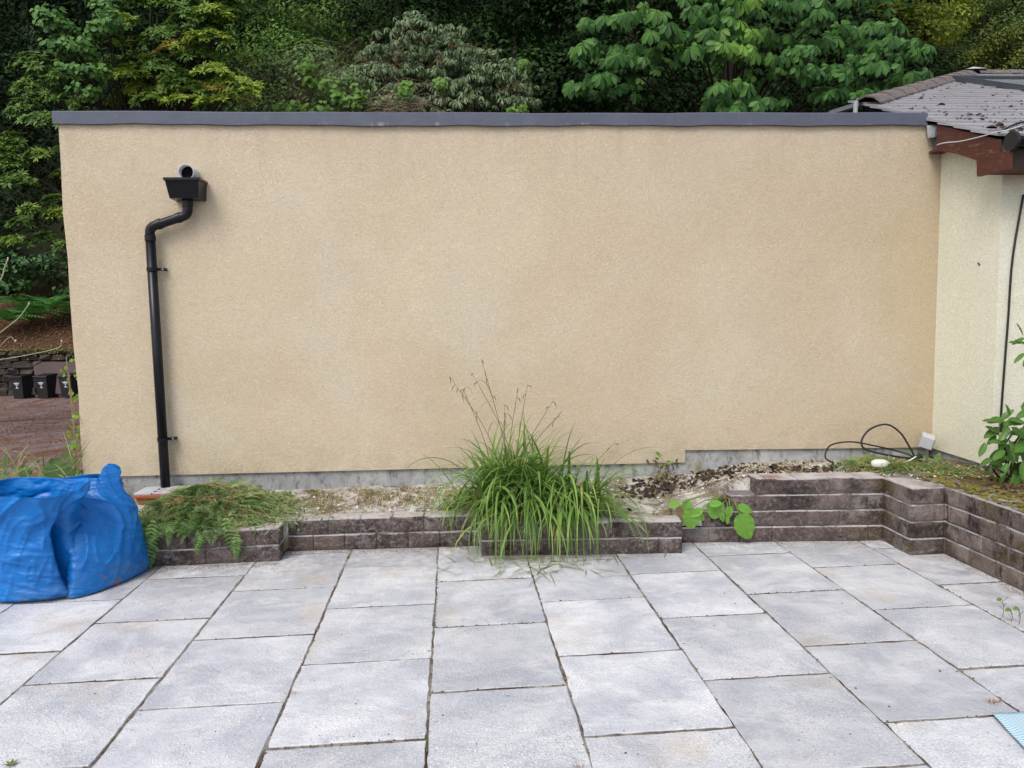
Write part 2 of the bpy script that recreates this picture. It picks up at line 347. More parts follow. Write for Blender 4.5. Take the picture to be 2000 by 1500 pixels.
def m_slate():
    t = NT('roof_slate'); r = t.objrand()
    c = t.mix(t.noise(3, 4, .6), (.25, .245, .26), (.43, .425, .45)); c = t.mix(t.math('MULTIPLY', r, .6), c, (.30, .28, .29))
    c = t.mix(t.ramp(t.noise(9, 5, .7), .58, .7, 0, .5), c, (.34, .32, .32))
    return t.out(c, .3, .9, t.bump(t.noise(30, 4), .003))
def m_bag():
    t = NT('blue_plastic_film'); P = t.P()
    c = t.mix(t.ramp(t.noise(2.6, 4, .5), .3, .7), (.002, .125, .43), (.003, .20, .62))
    z = t.n('ShaderNodeSeparateXYZ', i_0=P).outputs[2]
    low = t.ramp(z, .30, .0)
    c = t.mix(t.math('MULTIPLY', low, t.ramp(t.noise(9, 6, .7), .46, .68, 0, .5)), c, (.14, .24, .33))
    c = t.mix(t.math('MULTIPLY', t.ramp(z, .22, .10), t.ramp(t.noise(7, 4, .6, t.vscale(P, 1, 1, 1, (2, 7, 1))), .63, .72, 0, .8)), c, (.26, .15, .08))
    c = t.mix(t.ramp(t.noise(20, 6, .8, t.vscale(P, 1, 1, .6)), .60, .72, 0, .35), c, (.10, .42, .78))
    mp = t.n('ShaderNodeMapping'); t.put(mp.inputs['Vector'], P); mp.inputs['Rotation'].default_value = (0, .5, .2); mp.inputs['Scale'].default_value = (.5, .5, 3)
    wv2 = t.noise(26, 4, .6, mp.outputs[0], .5)
    dv = t.n('ShaderNodeVectorMath', operation='ADD'); t.put(dv.inputs[0], mp.outputs[0]); nn_ = t.n('ShaderNodeTexNoise'); t.put(nn_.inputs['Vector'], P); nn_.inputs['Scale'].default_value = 6
    dm = t.n('ShaderNodeVectorMath', operation='SCALE'); t.put(dm.inputs[0], nn_.outputs['Color']); dm.inputs['Scale'].default_value = .35; t.put(dv.inputs[1], dm.outputs[0])
    v1 = t.voro(7, dv.outputs[0]).outputs['Distance']; v2 = t.voro(19, dv.outputs[0]).outputs['Distance']
    hh = t.math('ADD', t.math('ADD', t.math('MULTIPLY', v1, 1.0), t.math('MULTIPLY', v2, .45)), t.math('MULTIPLY', wv2, .3))
    return t.out(c, t.ramp(t.noise(5, 4), .3, .7, .3, .5), .42, t.bump(hh, .010, .5), transl=.12)
def m_wood():
    t = NT('painted_board'); g = t.noise(11, 6, .75, t.vscale(t.P(), 1, 1.0, 5), .6)
    c = t.mix(t.noise(3, 3), (.060, .020, .013), (.10, .032, .021)); c = t.mix(t.ramp(g, .58, .64, 0, .65), c, (.34, .22, .17))
    return t.out(c, .6, .3, t.bump(g, .003))
def m_coping():
    t = NT('grey_roof_membrane'); P = t.P(); z = t.n('ShaderNodeSeparateXYZ', i_0=P).outputs[2]
    c = t.mix(t.ramp(t.noise(2.6, 4, .6), .3, .7), (.068, .078, .112), (.098, .108, .142))
    c = t.mix(t.ramp(t.noise(22, 5, .7, t.vscale(P, 1, 1, .4)), .60, .74, 0, .3), c, (.22, .23, .27))
    c = t.mix(t.math('MULTIPLY', t.ramp(z, 3.072, 3.060), t.ramp(t.noise(5.5, 5, .7, t.vscale(P, 1, 1, .2, (6, 1, 1))), .58, .68, 0, .4)), c, (.42, .43, .45))
    return t.out(c, .5, .4, t.bump(t.noise(12, 3), .004))
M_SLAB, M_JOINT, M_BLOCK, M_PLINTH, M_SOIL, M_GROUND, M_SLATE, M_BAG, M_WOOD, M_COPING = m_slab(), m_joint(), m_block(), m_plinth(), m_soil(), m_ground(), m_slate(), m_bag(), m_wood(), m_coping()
M_BEIGE = m_render('beige_render', (.59, .485, .34), (.65, .55, .405), (.64, .575, .46))
M_CREAM = m_render('cream_render', (.76, .745, .58), (.80, .79, .64), (.82, .80, .70), False)
M_MORTAR = plain('pale_mortar', (.17, .155, .15), .95, .1, .35, 12)
M_BLACKP = plain('black_plastic', (.006, .007, .010), .3, .28, .2, 5)
M_BLACKM = plain('matt_black_rubber', (.014, .014, .016), .5, .4, .2, 20)
M_GREYP = plain('grey_plastic_pipe', (.50, .52, .55), .45, .4, .05)
M_PIPE_SHADE = plain('pipe_shade_plug', (.006, .006, .007), .8, .1)  # near-black, standing in for the shade in the pipe's hollow
M_TERRA = plain('terracotta_plastic', (.33, .095, .045), .6, .3, .1)
M_GRATE = plain('pale_grey_plastic', (.42, .43, .45), .55)
M_WHITE = plain('white_plastic', (.60, .59, .52), .35, .5, .04)
M_LEAD = plain('lead_grey', (.30, .31, .33), .55, .4, .25, 15)
M_RIDGE = plain('ridge_clay', (.15, .125, .12), .9, .2, .5, 14, .006)
M_DARKM = plain('dark_metal', (.05, .058, .065), .4, .5, .15)
M_GLASS = plain('skylight_glass', (.32, .35, .38), .12, .8, .05)
M_STONE = plain('quarry_stone', (.065, .055, .048), .95, .1, .6, 2.2, .05)
M_BARK = plain('bark', (.035, .028, .021), .95, .1, .4, 6, .01)
M_TWIG = plain('dry_twig', (.15, .115, .085), .95, .1, .5, 4)
M_DRY = plain('dry_stalk', (.36, .25, .13), .9, .1, .4, 9)
M_DEADROOT = plain('orange_dead_moss', (.27, .14, .065), .95, .1, .5, 20)
M_MOSS = plain('green_brown_moss', (.15, .13, .025), .95, .1, .5, 12)
M_DLEAF = plain('dark_dead_leaf', (.045, .03, .025), .8, .2, .6, 25)
M_CHIP = plain('pale_rubble', (.56, .52, .46), .95, .1, .25, 20)
M_STEM = plain('green_stem', (.17, .22, .06), .6, .3, .3, 10)
M_CLOTH = None
L_RHODO = leafmat('rhododendron_leaf', (.030, .075, .012), (.12, .22, .03), (.25, .35, .035), .50, .64, .6)
L_RHODO_OLD_SHADE = leafmat('rhododendron_old_shade_leaf', (.006, .016, .005), (.017, .036, .010), rough=.7, spec=.12, transl=.1)  # older inner leaves, darkened so the colour carries the shade of the gaps
L_RHODO_YEL = leafmat('rhododendron_young_lit_leaf', (.08, .14, .015), (.27, .36, .035), (.34, .17, .04), .6, .7, 1.3)  # young growth, with the yellow light on these pads put into the colour
L_ROUND = leafmat('round_leaf', (.028, .09, .014), (.10, .23, .04))
L_LIME = leafmat('lime_leaf', (.08, .19, .03), (.17, .31, .055), transl=.35)
L_GREY = leafmat('grey_green_leaf', (.07, .12, .05), (.24, .32, .17), (.20, .15, .09), .62, .7, 2.0, rough=.5)
L_CHEST = leafmat('chestnut_leaf', (.020, .07, .013), (.075, .19, .036), (.16, .31, .045), .56, .68, .7, transl=.25)
L_WOOD_SHADE = leafmat('wood_shade_leaf', (.006, .019, .005), (.020, .050, .012), (.035, .08, .016), .5, .65, .25, rough=.7, spec=.12)  # leaf colour darkened to stand in for shade deep in the wood
L_MID = leafmat('hillside_leaf', (.05, .13, .025), (.19, .34, .065), (.24, .33, .09), .58, .7, .5)
L_OLIVE = leafmat('cypress_leaf', (.045, .08, .018), (.14, .19, .045), (.24, .27, .04), .5, .65, .5)
L_YEL = leafmat('yellow_green_leaf', (.16, .25, .03), (.33, .40, .05), transl=.3)
L_FERN = leafmat('fern_leaf', (.045, .15, .03), (.10, .27, .05), transl=.25)
L_CUT = leafmat('cut_fern_leaf', (.055, .125, .03), (.17, .28, .085), (.30, .33, .13), .52, .68, 3.0, rough=.6)
L_GRASS = leafmat('sedge_blade', (.07, .16, .03), (.24, .38, .085), (.44, .40, .12), .62, .72, 7, rough=.35, transl=.3)
L_WEED = leafmat('pale_weed_leaf', (.06, .13, .035), (.16, .25, .09))
L_BROAD = leafmat('broad_leaf', (.10, .26, .035), (.20, .40, .07), transl=.25)
L_SHRUB = leafmat('glossy_leaf', (.035, .11, .018), (.10, .22, .035), (.22, .17, .05), .66, .72, 6, rough=.3)

# ================================================================== LARGE STRUCTURE
# ---- ground sheet reaching the horizon: falls behind the garage to the yard, then a wooded bank
def sm(a, b, x): t = np.clip((x-a)/(b-a), 0, 1); return t*t*(3-2*t)
def ground_z(x, y):
    z = -.12 - 1.33*sm(6.5, 30, y)
    z = z + 1.95*sm(34.0, 34.15, y) + np.clip(y-34.2, 0, 4)*.55 + np.clip(y-38.2, 0, 52)*.98
    return z
def lin(*segs):
    out = []
    for a_, b_, n in segs: out += list(np.linspace(a_, b_, n, endpoint=False))
    return np.array(out + [segs[-1][1]])
xs = lin((-200, -40, 16), (-40, 30, 90), (30, 200, 16)); ys = lin((-200, -10, 10), (-10, 5.9, 14), (5.9, 33.9, 70), (33.9, 34.3, 6), (34.3, 80, 50), (80, 95, 8), (95, 260, 12))
GX, GY = np.meshgrid(xs, ys); GZ = ground_z(GX, GY)
bumpy = np.vectorize(lambda x, y: mnoise.noise(Vector((x*.3, y*.3, 0)))*.05 + mnoise.noise(Vector((x*.12, y*.12, 3)))*.5*float(y > 36))
GZ = GZ + bumpy(GX, GY)*(GY > 7)
nx, ny = len(xs), len(ys); I = np.arange(nx*ny).reshape(ny, nx)
kind(ob('ground', np.stack([GX, GY, GZ], -1).reshape(-1, 3), np.stack([I[:-1, :-1], I[:-1, 1:], I[1:, 1:], I[1:, :-1]], -1).reshape(-1, 4), M_GROUND, smooth=True), 'structure')

# ---- patio: one slab = one object
patio = bpy.data.objects.new('patio', None); C.objects.link(patio); kind(patio, 'structure')
def front_y(x):      # front face of the block edging
    if x < -1.18: return 4.93
    if x < .15: return 5.16-.06*(x+1.18)
    if x < 1.49: return 4.855-.09*(x-.15)
    return 4.96-.10*(x-1.49)
me_b = MB(); me_b.box(-6.1, 3.2, -2.2, 5.25, -.1, -.0035)
me_b.build('joint_bed', M_JOINT, patio)
colx = [-5.59, -4.98, -4.375, -3.77, -3.165, -2.56, -1.958, -1.350, -.741, -.136, .457, 1.053, 1.633, 2.205, 2.775, 3.19]
jy = [4.1, 4.4, 4.1, 4.35, 4.05, 4.37, 4.70, 4.415, 4.745, 4.42, 4.018, 4.393, 4.66, 4.36, 3.985]
def slab_mesh(x0, x1, y0, y1):
    g = .0045; x0 += g+random.uniform(-.002, .0035); x1 -= g+random.uniform(-.002, .0035); g = .0085; y0 += g+random.uniform(-.003, .003); y1 -= g+random.uniform(-.003, .003)
    n = 14; out = []
    cs = [(x0, y0), (x1, y0), (x1, y1), (x0, y1)]
    for k in range(4):
        a_, b_ = np.array(cs[k]), np.array(cs[(k+1) % 4])
        for j in range(n): out.append(a_+(b_-a_)*j/n + np.array([random.uniform(-.0035, .0035), random.uniform(-.0035, .0035)]))
    c = np.mean(out, axis=0); tz = random.uniform(-.0015, .0025); tx = random.uniform(-.0022, .0022); ty = random.uniform(-.0022, .0022)
    V = []; 
    for ins, z in ((0, -.045), (0, -.0025), (.003, 0)):
        for p in out:
            d = c-p; d = d/np.linalg.norm(d); q = p+d*ins; V.append((q[0], q[1], z+tz+(q[0]-c[0])*tx+(q[1]-c[1])*ty))
    m = len(out); F = [(r*m+k, r*m+(k+1) % m, (r+1)*m+(k+1) % m, (r+1)*m+k) for r in range(2) for k in range(m)]
    F.append(tuple(2*m+k for k in range(m))); return V, F
joints = []
for i in range(len(colx)-1):
    x0, x1 = colx[i], colx[i+1]; ylim = max(front_y(x0+.02), front_y(x1-.02))+.05
    if x0 > 2.7: ylim = 4.9
    edges = [jy[i]+.675*k for k in range(-9, 4)]
    if i == 8: edges = [e_ for e_ in edges]
    edges = [e_ for e_ in edges if -2.1 < e_ < ylim-.06] + [ylim]
    for y0, y1 in zip(edges, edges[1:]):
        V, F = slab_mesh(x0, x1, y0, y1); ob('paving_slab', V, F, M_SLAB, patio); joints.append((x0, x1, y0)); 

# ---- rendered garage wall
gar = thing('rendered_building', 'long flat-roofed building with smooth beige rendered wall and grey roof edging', 'building')
YW = 5.8; XL, XR = -2.825, 3.945
def wavy_wall():
    # front sheet with slightly uneven left arris; bottom edge steps up at X=1.85
    b = MB(); n = 60; zt = 3.075; V = []; F = []
    xs_ = [XL+(1.85-XL)*k/40 for k in range(41)] + [1.8501+(XR-1.8501)*k/20 for k in range(21)]
    for x in xs_:
        zb = (.444+(.397-.444)*(x-XL)/(1.85-XL)) if x <= 1.85005 else .497-.045*(x-1.85)/(XR-1.85)
        for k in range(9):
            z = zb+(zt-zb)*k/8; xx = x + (.006*math.sin(z*7)+.004*math.sin(z*17+1) if x == XL else 0)
            V += [(xx, YW, z)]
    for i_ in range(len(xs_)-1):
        for k in range(8): F.append((i_*9+k, (i_+1)*9+k, (i_+1)*9+k+1, i_*9+k+1))
    base = len(V); m = len(xs_)
    for i_ in range(m):          # bottom return 20 mm deep
        V.append((V[i_*9][0], YW+.02, V[i_*9][2]))
    for i_ in range(m-1): F.append((i_*9, base+i_, base+i_+1, (i_+1)*9))
    b2 = len(V)
    for k in range(9): V.append((V[k][0]+0.0, 11.0, V[k][2]))
    for k in range(8): F.append((k, k+1, b2+k+1, b2+k))
    b.add(V, F); return b
wavy_wall().build('wall', M_BEIGE, gar)
MB().box(XL+.02, XR-.01, YW+.021, 10.9, -.5, 3.07).build('plinth', M_PLINTH, gar)
MB().box(XL-.01, 3.85, YW+.1, 11.02, 3.076, 3.085).build('roof', M_COPING, gar)
seg = [(-2.85, -1.02, .0), (-1.02, .55, .003), (.55, 1.76, .000), (1.76, 3.80, .003)]
for k, (a_, b_, pr) in enumerate(seg):
    V = []; F = []; n = 16
    for j in range(n+1):
        x = a_+(b_-a_)*j/n; sag = -.010*math.exp(-((x-.2)/2.4)**2); wv = .003*math.sin(x*5+k)
        zt = 3.148+sag+wv*.6+pr; zb = 3.056+sag+wv-pr+.003*math.sin(x*13)
        V += [(x, YW-.026-pr, zb), (x, YW-.028-pr, zt-.008), (x, YW-.020, zt), (x, YW+.14, zt-.004), (x, YW-.004, zb-.002)]
    for j in range(n):
        for q in range(3): F.append((j*5+q, (j+1)*5+q, (j+1)*5+q+1, j*5+q+1))
        F.append((j*5+4, (j+1)*5+4, (j+1)*5, j*5))
    F += [(4, 3, 2, 1, 0), tuple(n*5+q for q in range(5))]
    MB().add(V, F).build('roof_edging', M_COPING, gar)
MB().box(-2.85, -2.72, YW+.16, 11.05, 3.05, 3.15).build('roof_edging', M_COPING, gar)

# ---- retained planter edging: one block = one object
def block_mesh(L, D, H, seed):
    r = random.Random(seed); nx_, nz_ = 6, 4; V = []; F = []
    def P_(u, v, w):   # u along, v depth, w height; slightly rounded arrises and rough face
        x = L*u; y = D*v; z = H*w
        eu = min(u, 1-u)*L; ew = min(w, 1-w)*H
        rr = .009
        if v == 0:
            y += max(0, rr-eu)*.8 + max(0, rr-ew)*.9 + r.uniform(-.0025, .0025) if (eu < .02 or ew < .02) else r.uniform(-.002, .002)
        return (x, y, z)
    us = [0, .04, .27, .5, .73, .96, 1]; ws = [0, .09, .36, .64, .91, 1]; vs = [.05, .35, .7, 1]
    idx = {}
    def vid(x, y, z):
        k = (round(x, 4), round(y, 4), round(z, 4))
        if k not in idx: idx[k] = len(V); V.append((x, y, z))
        return idx[k]
    jit = {}
    def J(i_, j_, k_): 
        return jit.setdefault((i_, j_, k_), (r.uniform(-.0018, .0018), r.uniform(-.003, .003), r.uniform(-.0018, .0018)))
    nu, nw, nv = len(us), len(ws), len(vs)+1; vv = [0]+vs
    def vert(i_, j_, k_):
        u, v, w = us[i_], vv[j_], ws[k_]; x, y, z = L*u, D*v, H*w; ch = .0045
        onu = i_ in (0, nu-1); onv = j_ in (0, nv-1); onw = k_ in (0, nw-1)
        c_ = sum((onu, onv, onw))
        if c_ >= 2:
            if onu and onv and j_ == 0: x += .0015 if i_ == 0 else -.0015
            if onv: y += ch*.8 if j_ == 0 else 0
            if onw: z += ch*.5 if k_ == 0 else -ch*.5
        a_ = J(i_, j_, k_); return (x+a_[0], y+a_[1], z+a_[2])
    ids = {}
    def g(i_, j_, k_):
        if (i_, j_, k_) not in ids: ids[(i_, j_, k_)] = len(V); V.append(vert(i_, j_, k_))
        return ids[(i_, j_, k_)]
    for i_ in range(nu-1):
        for k_ in range(nw-1): F.append((g(i_, 0, k_), g(i_+1, 0, k_), g(i_+1, 0, k_+1), g(i_, 0, k_+1)))
        for j_ in range(nv-1): F.append((g(i_, j_, nw-1), g(i_+1, j_, nw-1), g(i_+1, j_+1, nw-1), g(i_, j_+1, nw-1)))
    for j_ in range(nv-1):
        for k_ in range(nw-1):
            F.append((g(0, j_, k_), g(0, j_, k_+1), g(0, j_+1, k_+1), g(0, j_+1, k_))); F.append((g(nu-1, j_, k_), g(nu-1, j_+1, k_), g(nu-1, j_+1, k_+1), g(nu-1, j_, k_+1)))
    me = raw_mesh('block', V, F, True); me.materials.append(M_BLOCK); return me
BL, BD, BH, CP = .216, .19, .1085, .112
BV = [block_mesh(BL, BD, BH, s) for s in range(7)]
def run(parent, p0, p1, courses, z0=0.0, stag=0.0, first=None):
    p0 = np.array(p0, float); p1 = np.array(p1, float); L = np.linalg.norm(p1-p0); d = (p1-p0)/L; ang = math.atan2(d[1], d[0]); nrm = np.array([-d[1], d[0]])
    for c in range(courses):
        s0 = (first[c] if first else 0.0); off = (c % 2)*.5+stag; s = s0
        k = 0
        while s < L-.02:
            ln = (BL+.004)*(1-(off % 1)) if (k == 0 and off % 1 > .05) else BL+.004
            ln = min(ln, L-s)
            if L-s-ln < .05: ln = L-s
            o = bpy.data.objects.new('block', random.choice(BV)); C.objects.link(o); o.parent = parent
            o.scale = ((ln-.0018)/BL, 1, 1); q = p0+d*s+nrm*random.uniform(-.0035, .0035)
            o.location = (q[0], q[1], z0+c*CP+.003); o.rotation_euler = (0, 0, ang+random.uniform(-.006, .006))
            s += ln; k += 1
    # pale mortar core set back from the faces
        a0 = p0+d*(s0+.006)+nrm*.008; a1 = p1-d*.006+nrm*.008; a2 = a1+nrm*(BD-.016); a3 = a0+nrm*(BD-.016)
        zz0, zz1 = z0+c*CP-.004, z0+(c+1)*CP-(.012 if c == courses-1 else -.001)
        MB().add([(*a0, zz0), (*a1, zz0), (*a2, zz0), (*a3, zz0), (*a0, zz1), (*a1, zz1), (*a2, zz1), (*a3, zz1)],
                 [(4, 5, 6, 7), (0, 1, 5, 4), (1, 2, 6, 5), (2, 3, 7, 6), (3, 0, 4, 7)]).build('mortar', M_MORTAR, parent)
edge = thing('planter_wall', 'low weathered concrete block wall stepping in and out along the raised bed', 'wall')
run(edge, (-4.9, 4.90), (-1.185, 4.945), 2, stag=.3)
run(edge, (-1.20, 5.15), (.16, 5.085), 2, stag=.1)
run(edge, (.155, 4.855), (1.492, 4.735), 2, stag=.6)
run(edge, (1.35, 4.975), (2.945, 4.815), 4, stag=.2, first=[0, .35, .54, .72])
run(edge, (2.925, 4.815+.0), (2.932, 4.50), 0)
for c in range(4):      # short return pier at the corner
    for (x, y, rz, sx) in ((2.935, 4.82, -pi/2, .30/BL), (2.932, 4.492, 0, .225/BL)):
        if rz: 
            o = bpy.data.objects.new('block', random.choice(BV)); C.objects.link(o); o.parent = edge; o.scale = (sx, 1, 1); o.location = (x, y, c*CP+.003); o.rotation_euler = (0, 0, rz)
        else:
            o = bpy.data.objects.new('block', random.choice(BV)); C.objects.link(o); o.parent = edge; o.scale = (sx, .9, 1); o.location = (x, y, c*CP+.003)
MB().box(2.945, 3.16, 4.505, 4.9, -.02, 4*CP-.012).build('mortar', M_MORTAR, edge)
run(edge, (3.162, 4.60), (3.18, -1.6), 4, stag=.45)

# ---- soil in the raised bed
def soil_z(x, y):
    t_ = min(1, max(0, (y-4.95)/.85)); left = .205+.085*t_; right = .425-.05*t_
    k = float(sm(1.45, 2.25, np.array(x+ (y-5.4)*-.5)))
    z = left*(1-k)+right*k
    return z + .016*nz((x, y, 0), 4)+.010*nz((x, y, 2), 13) + .004*nz((x, y, 5), 40)
def soil_sheet(x0, x1, fy0, y1, nx_, ny_):
    V = []; F = []
    for i_ in range(nx_+1):
        x = x0+(x1-x0)*i_/nx_; y0 = fy0(x)
        for j_ in range(ny_+1):
            y = y0+(y1-y0)*j_/ny_; V.append((x, y0+(y1-y0)/ny_*.6 if j_ == 0 else y, .03 if j_ == 0 else soil_z(x, y)))
    for i_ in range(nx_):
        for j_ in range(ny_): a_ = i_*(ny_+1)+j_; F.append((a_, a_+ny_+1, a_+ny_+2, a_+1))
    return V, F
def fy(x):
    f_ = front_y(x)+.12
    if 1.49 <= x < 1.9: f_ = front_y(x)+.055
    return f_
V, F = soil_sheet(-4.9, 3.02, fy, 5.83, 260, 34)
V2, F2 = soil_sheet(3.02, 6.5, lambda x: 4.72 if x < 3.28 else -1.6, 5.83, 40, 110)
kind(ob('soil', V+V2, F+[tuple(i_+len(V) for i_ in f) for f in F2], M_SOIL, smooth=True), 'structure')
# spill of soil over the low part of the edging
sp = []; spF = []
for i_ in range(25):
    x = 1.49+.42*i_/24
    for j_ in range(9):
        u = j_/8; y = front_y(x)+.003+.2*u; z = .112+.012*(1-u)+(soil_z(x, y+.02)-.105)*(u**.7)+.008*nz((x, y, 1), 25); 
        if i_ > 20: z = z
        sp.append((x, y, z))
for i_ in range(24):
    for j_ in range(8): a_ = i_*9+j_; spF.append((a_, a_+9, a_+10, a_+1))
kind(ob('soil_spill', sp, spF, M_SOIL, smooth=True), 'structure')

# ---- cream house on the right
house = thing('cream_house', 'cream rendered house with hipped slate roof, roof window and brown eaves boards', 'house')
YF = 5.12; HX = XR
MB().add([(HX, YW+.3, .455), (HX, YF, .425), (10.5, YF, .40), (HX, YW+.3, 3.0), (HX, YF, 2.76), (10.5, YF, 2.76), (10.5, 11.9, .40), (10.5, 11.9, 2.9), (HX, 11.9, .45), (HX, 11.9, 2.9)],
         [(1, 0, 3, 4), (2, 1, 4, 5), (6, 2, 5, 7), (0, 8, 9, 3), (8, 6, 7, 9)]).build('wall', M_CREAM, house)
MB().box(HX+.018, 10.4, YF+.018, 11.8, -.5, .5).build('plinth', M_PLINTH, house)
RX, RY, RZ, RS = 3.8, 5.0, 2.785, .4          # verge X, eaves Y, eaves z, pitch tangent
def rz_(y): return RZ+RS*(y-RY)
roof = MB(); HY, HXr = 6.68, 3.8; PY = 10.06; PX = HXr+(PY-HY)
th = .03
roof.add([(RX+.01, RY+.03, rz_(RY+.03)-th), (11, RY+.03, rz_(RY+.03)-th), (11, PY, rz_(PY)-th), (PX, PY, rz_(PY)-th), (RX+.01, HY, rz_(HY)-th),
          (RX+.01, PY+3, rz_(HY)-th), (11, PY+4, rz_(PY)-1.6)], [(0, 1, 2, 3, 4), (4, 3, 5), (3, 2, 6), (3, 6, 5)])
roof = roof.build('roof', M_DARKM, house)
# slates: each its own box, lapped
sl, sw, st = .23, .255, .016; ca, sa = math.cos(math.atan(RS)), math.sin(math.atan(RS))
smesh = []
for s_ in range(4):
    b = MB(); b.box(.0015, sw-.0015, 0, sl+.07, 0, st); me = raw_mesh('slate', b.V, b.F); me.materials.append(M_SLATE); smesh.append(me)
gauge = .205; n_c = int((PY-RY)/ca/gauge)+1; cnt = 0
for c in range(n_c):
    yc = RY-.03+c*gauge*ca; zc = rz_(yc)+.004
    xs0 = max(RX-.012, HXr+(yc-HY)-.02); x = xs0 - (c % 2)*.12
    while x < min(9.2, .82*yc+.75):
        if x+sw < xs0: x += sw; continue
        sc_ = 1.0; x_ = x
        if x < xs0: sc_ = (x+sw-xs0)/sw; x_ = xs0
        if not (6.25 < x+sw*.5 < 7.6 and 7.6 < yc+.1 < 9.1):
            o = bpy.data.objects.new('slate', random.choice(smesh)); C.objects.link(o); o.parent = roof; o.scale = (sc_, 1, 1)
            o.location = (x_, yc, zc+random.uniform(0, .003)); o.rotation_euler = (math.atan(RS)-.055+random.uniform(-.006, .006), 0, random.uniform(-.004, .004)); cnt += 1
        x += sw
# hip and ridge tiles
def ridge_tile(p0, p1, parent, wid=.13):
    p0 = np.array(p0); p1 = np.array(p1); d = p1-p0; L = np.linalg.norm(d); d /= L; s_ = np.cross(d, [0, 0, 1]); s_ /= np.linalg.norm(s_); u_ = np.cross(s_, d)
    V = []; F = []; prof = [(-wid, -.045), (-wid*.55, .012), (0, .035), (wid*.55, .012), (wid, -.045)]
    for q in (0, 1):
        for (a_, b_) in prof: V.append(p0+d*L*q+s_*a_+u_*(b_+.012*(1-q)))
        for (a_, b_) in prof: V.append(p0+d*L*q+s_*a_+u_*(b_-.014+.012*(1-q)))
    for k in range(4): F += [(k, k+1, 11+k, 10+k), (5+k, 15+k, 16+k, 6+k)]
    for q in (0, 10): F += [(q+k, q+5+k, q+6+k, q+k+1) for k in range(4)]
    F += [(0, 10, 15, 5), (4, 9, 19, 14)]
    return fixn(MB().add(V, F).build('ridge_tile', M_RIDGE, parent))
h0 = np.array([HXr-.02, HY-.03, rz_(HY)+.03]); h1 = np.array([PX, PY, rz_(PY)+.03]); nt = 10
for k in range(nt):
    ridge_tile(h0+(h1-h0)*k/nt, h0+(h1-h0)*(k+1.04)/nt, roof)
for k in range(7): ridge_tile((PX+.1+k*.45, PY, rz_(PY)+.03), (PX+.1+(k+1)*.45+.01, PY, rz_(PY)+.03), roof)
b = MB(); b.add([h1+np.array(v) for v in [(-.12, -.15, -.0), (.2, -.12, .02), (.28, .06, .03), (-.03, .06, .04), (.05, -.05, .06)]], [(0, 1, 4), (1, 2, 4), (2, 3, 4), (3, 0, 4)]); b.build('ridge_flashing', plain('weathered_lead', (.42, .42, .44), .6), roof)
MB().tube([(3.66, 6.60, 3.33), (3.665, 6.60, 3.47)], .02, 8).build('hip_iron', M_LEAD, roof)
b = MB(); b.tube([(3.42, 6.9, 3.28), (3.55, 6.82, 3.42), (3.76, 6.72, 3.47)], .03, 6); b.build('hip_iron', M_DARKM, roof)
# skylight
def on_roof(x, y, h): return (x-0, y-h*sa, rz_(y)+h*ca)
def rbar(b, x0, x1, y0, y1, h0_, h1_):
    P_ = [on_roof(x, y, h) for h in (h0_, h1_) for (x, y) in ((x0, y0), (x1, y0), (x1, y1), (x0, y1))]
    b.add(P_, [(0, 3, 2, 1), (4, 5, 6, 7), (0, 1, 5, 4), (1, 2, 6, 5), (2, 3, 7, 6), (3, 0, 4, 7)])
skl = MB(); SX0, SX1, SY0, SY1 = 6.2, 7.7, 7.62, 9.15
rbar(skl, SX0, SX0+.13, SY0, SY1, -.02, .06); rbar(skl, SX1-.13, SX1, SY0, SY1, -.02, .06); rbar(skl, SX0+.131, SX1-.131, SY0, SY0+.14, -.02, .055); rbar(skl, SX0+.131, SX1-.131, SY1-.14, SY1, -.02, .065)
skl = skl.build('roof_window', M_DARKM, roof)
b = MB(); rbar(b, SX0+.12, SX1-.12, SY0+.13, SY1-.13, 0, .03); b.build('window_pane', M_GLASS, skl)
b = MB(); rbar(b, SX0+.02, SX0+.06, SY0+.02, SY1-.02, .061, .07); b.build('frame_cover', M_DARKM, skl)
# verge board with box end, fascia, soffit, gutter
bp = [onX(1822, 243, RX), onX(1945, 268, RX)]; lo = [onX(1830, 291, RX), onX(1870, 300, RX), onX(1905, 309, RX)]
def board(poly, x0, x1, name, mat, par):
    n = len(poly); V = [(x0, y, z) for (y, z) in poly]+[(x1, y, z) for (y, z) in poly]
    F = [tuple(range(n)), tuple(range(n, 2*n))[::-1]]+[(k, (k+1) % n, n+(k+1) % n, n+k) for k in range(n)]
    return fixn(MB().add(V, F).build(name, mat, par))
zt = lambda y: rz_(y)-.022
poly = [(5.655, zt(5.655)), (4.99, zt(4.99)), (4.965, 2.60), (5.19, 2.655), (5.4, 2.745), (5.56, 2.80), (5.655, 2.835)]
board(poly, RX+.004, RX+.028, 'verge_board', M_WOOD, house)
board([(5.183, 2.655), (5.173, 2.54), (4.868, 2.537), (4.868, 2.66), (4.97, 2.66), (4.97, 2.62)], RX-.008, RX+.022, 'eaves_box', M_WOOD, house)
board([(7.0, zt(6.68)), (5.83, zt(5.83)+.002), (5.83, zt(5.83)-.16), (7.0, zt(6.68)-.18)], RX+.004, RX+.028, 'verge_board', M_WOOD, house)
board([(8.5, zt(6.68)+.0), (7.0, zt(6.68)), (7.0, zt(6.68)-.18), (8.5, zt(6.68)-.18)], RX+.004, RX+.028, 'verge_board', M_WOOD, house)
MB().box(RX+.023, 10.5, 4.885, 4.915, 2.54, 2.69).build('fascia', plain('dark_stained_board', (.03, .017, .013), .6), house)
MB().box(RX+.023, 10.5, 4.916, 5.119, 2.541, 2.556).build('soffit', M_WOOD, house)
MB().box(RX+.03, HX-.001, 5.12, 5.79, 2.83, 2.85).build('soffit', M_WOOD, house)
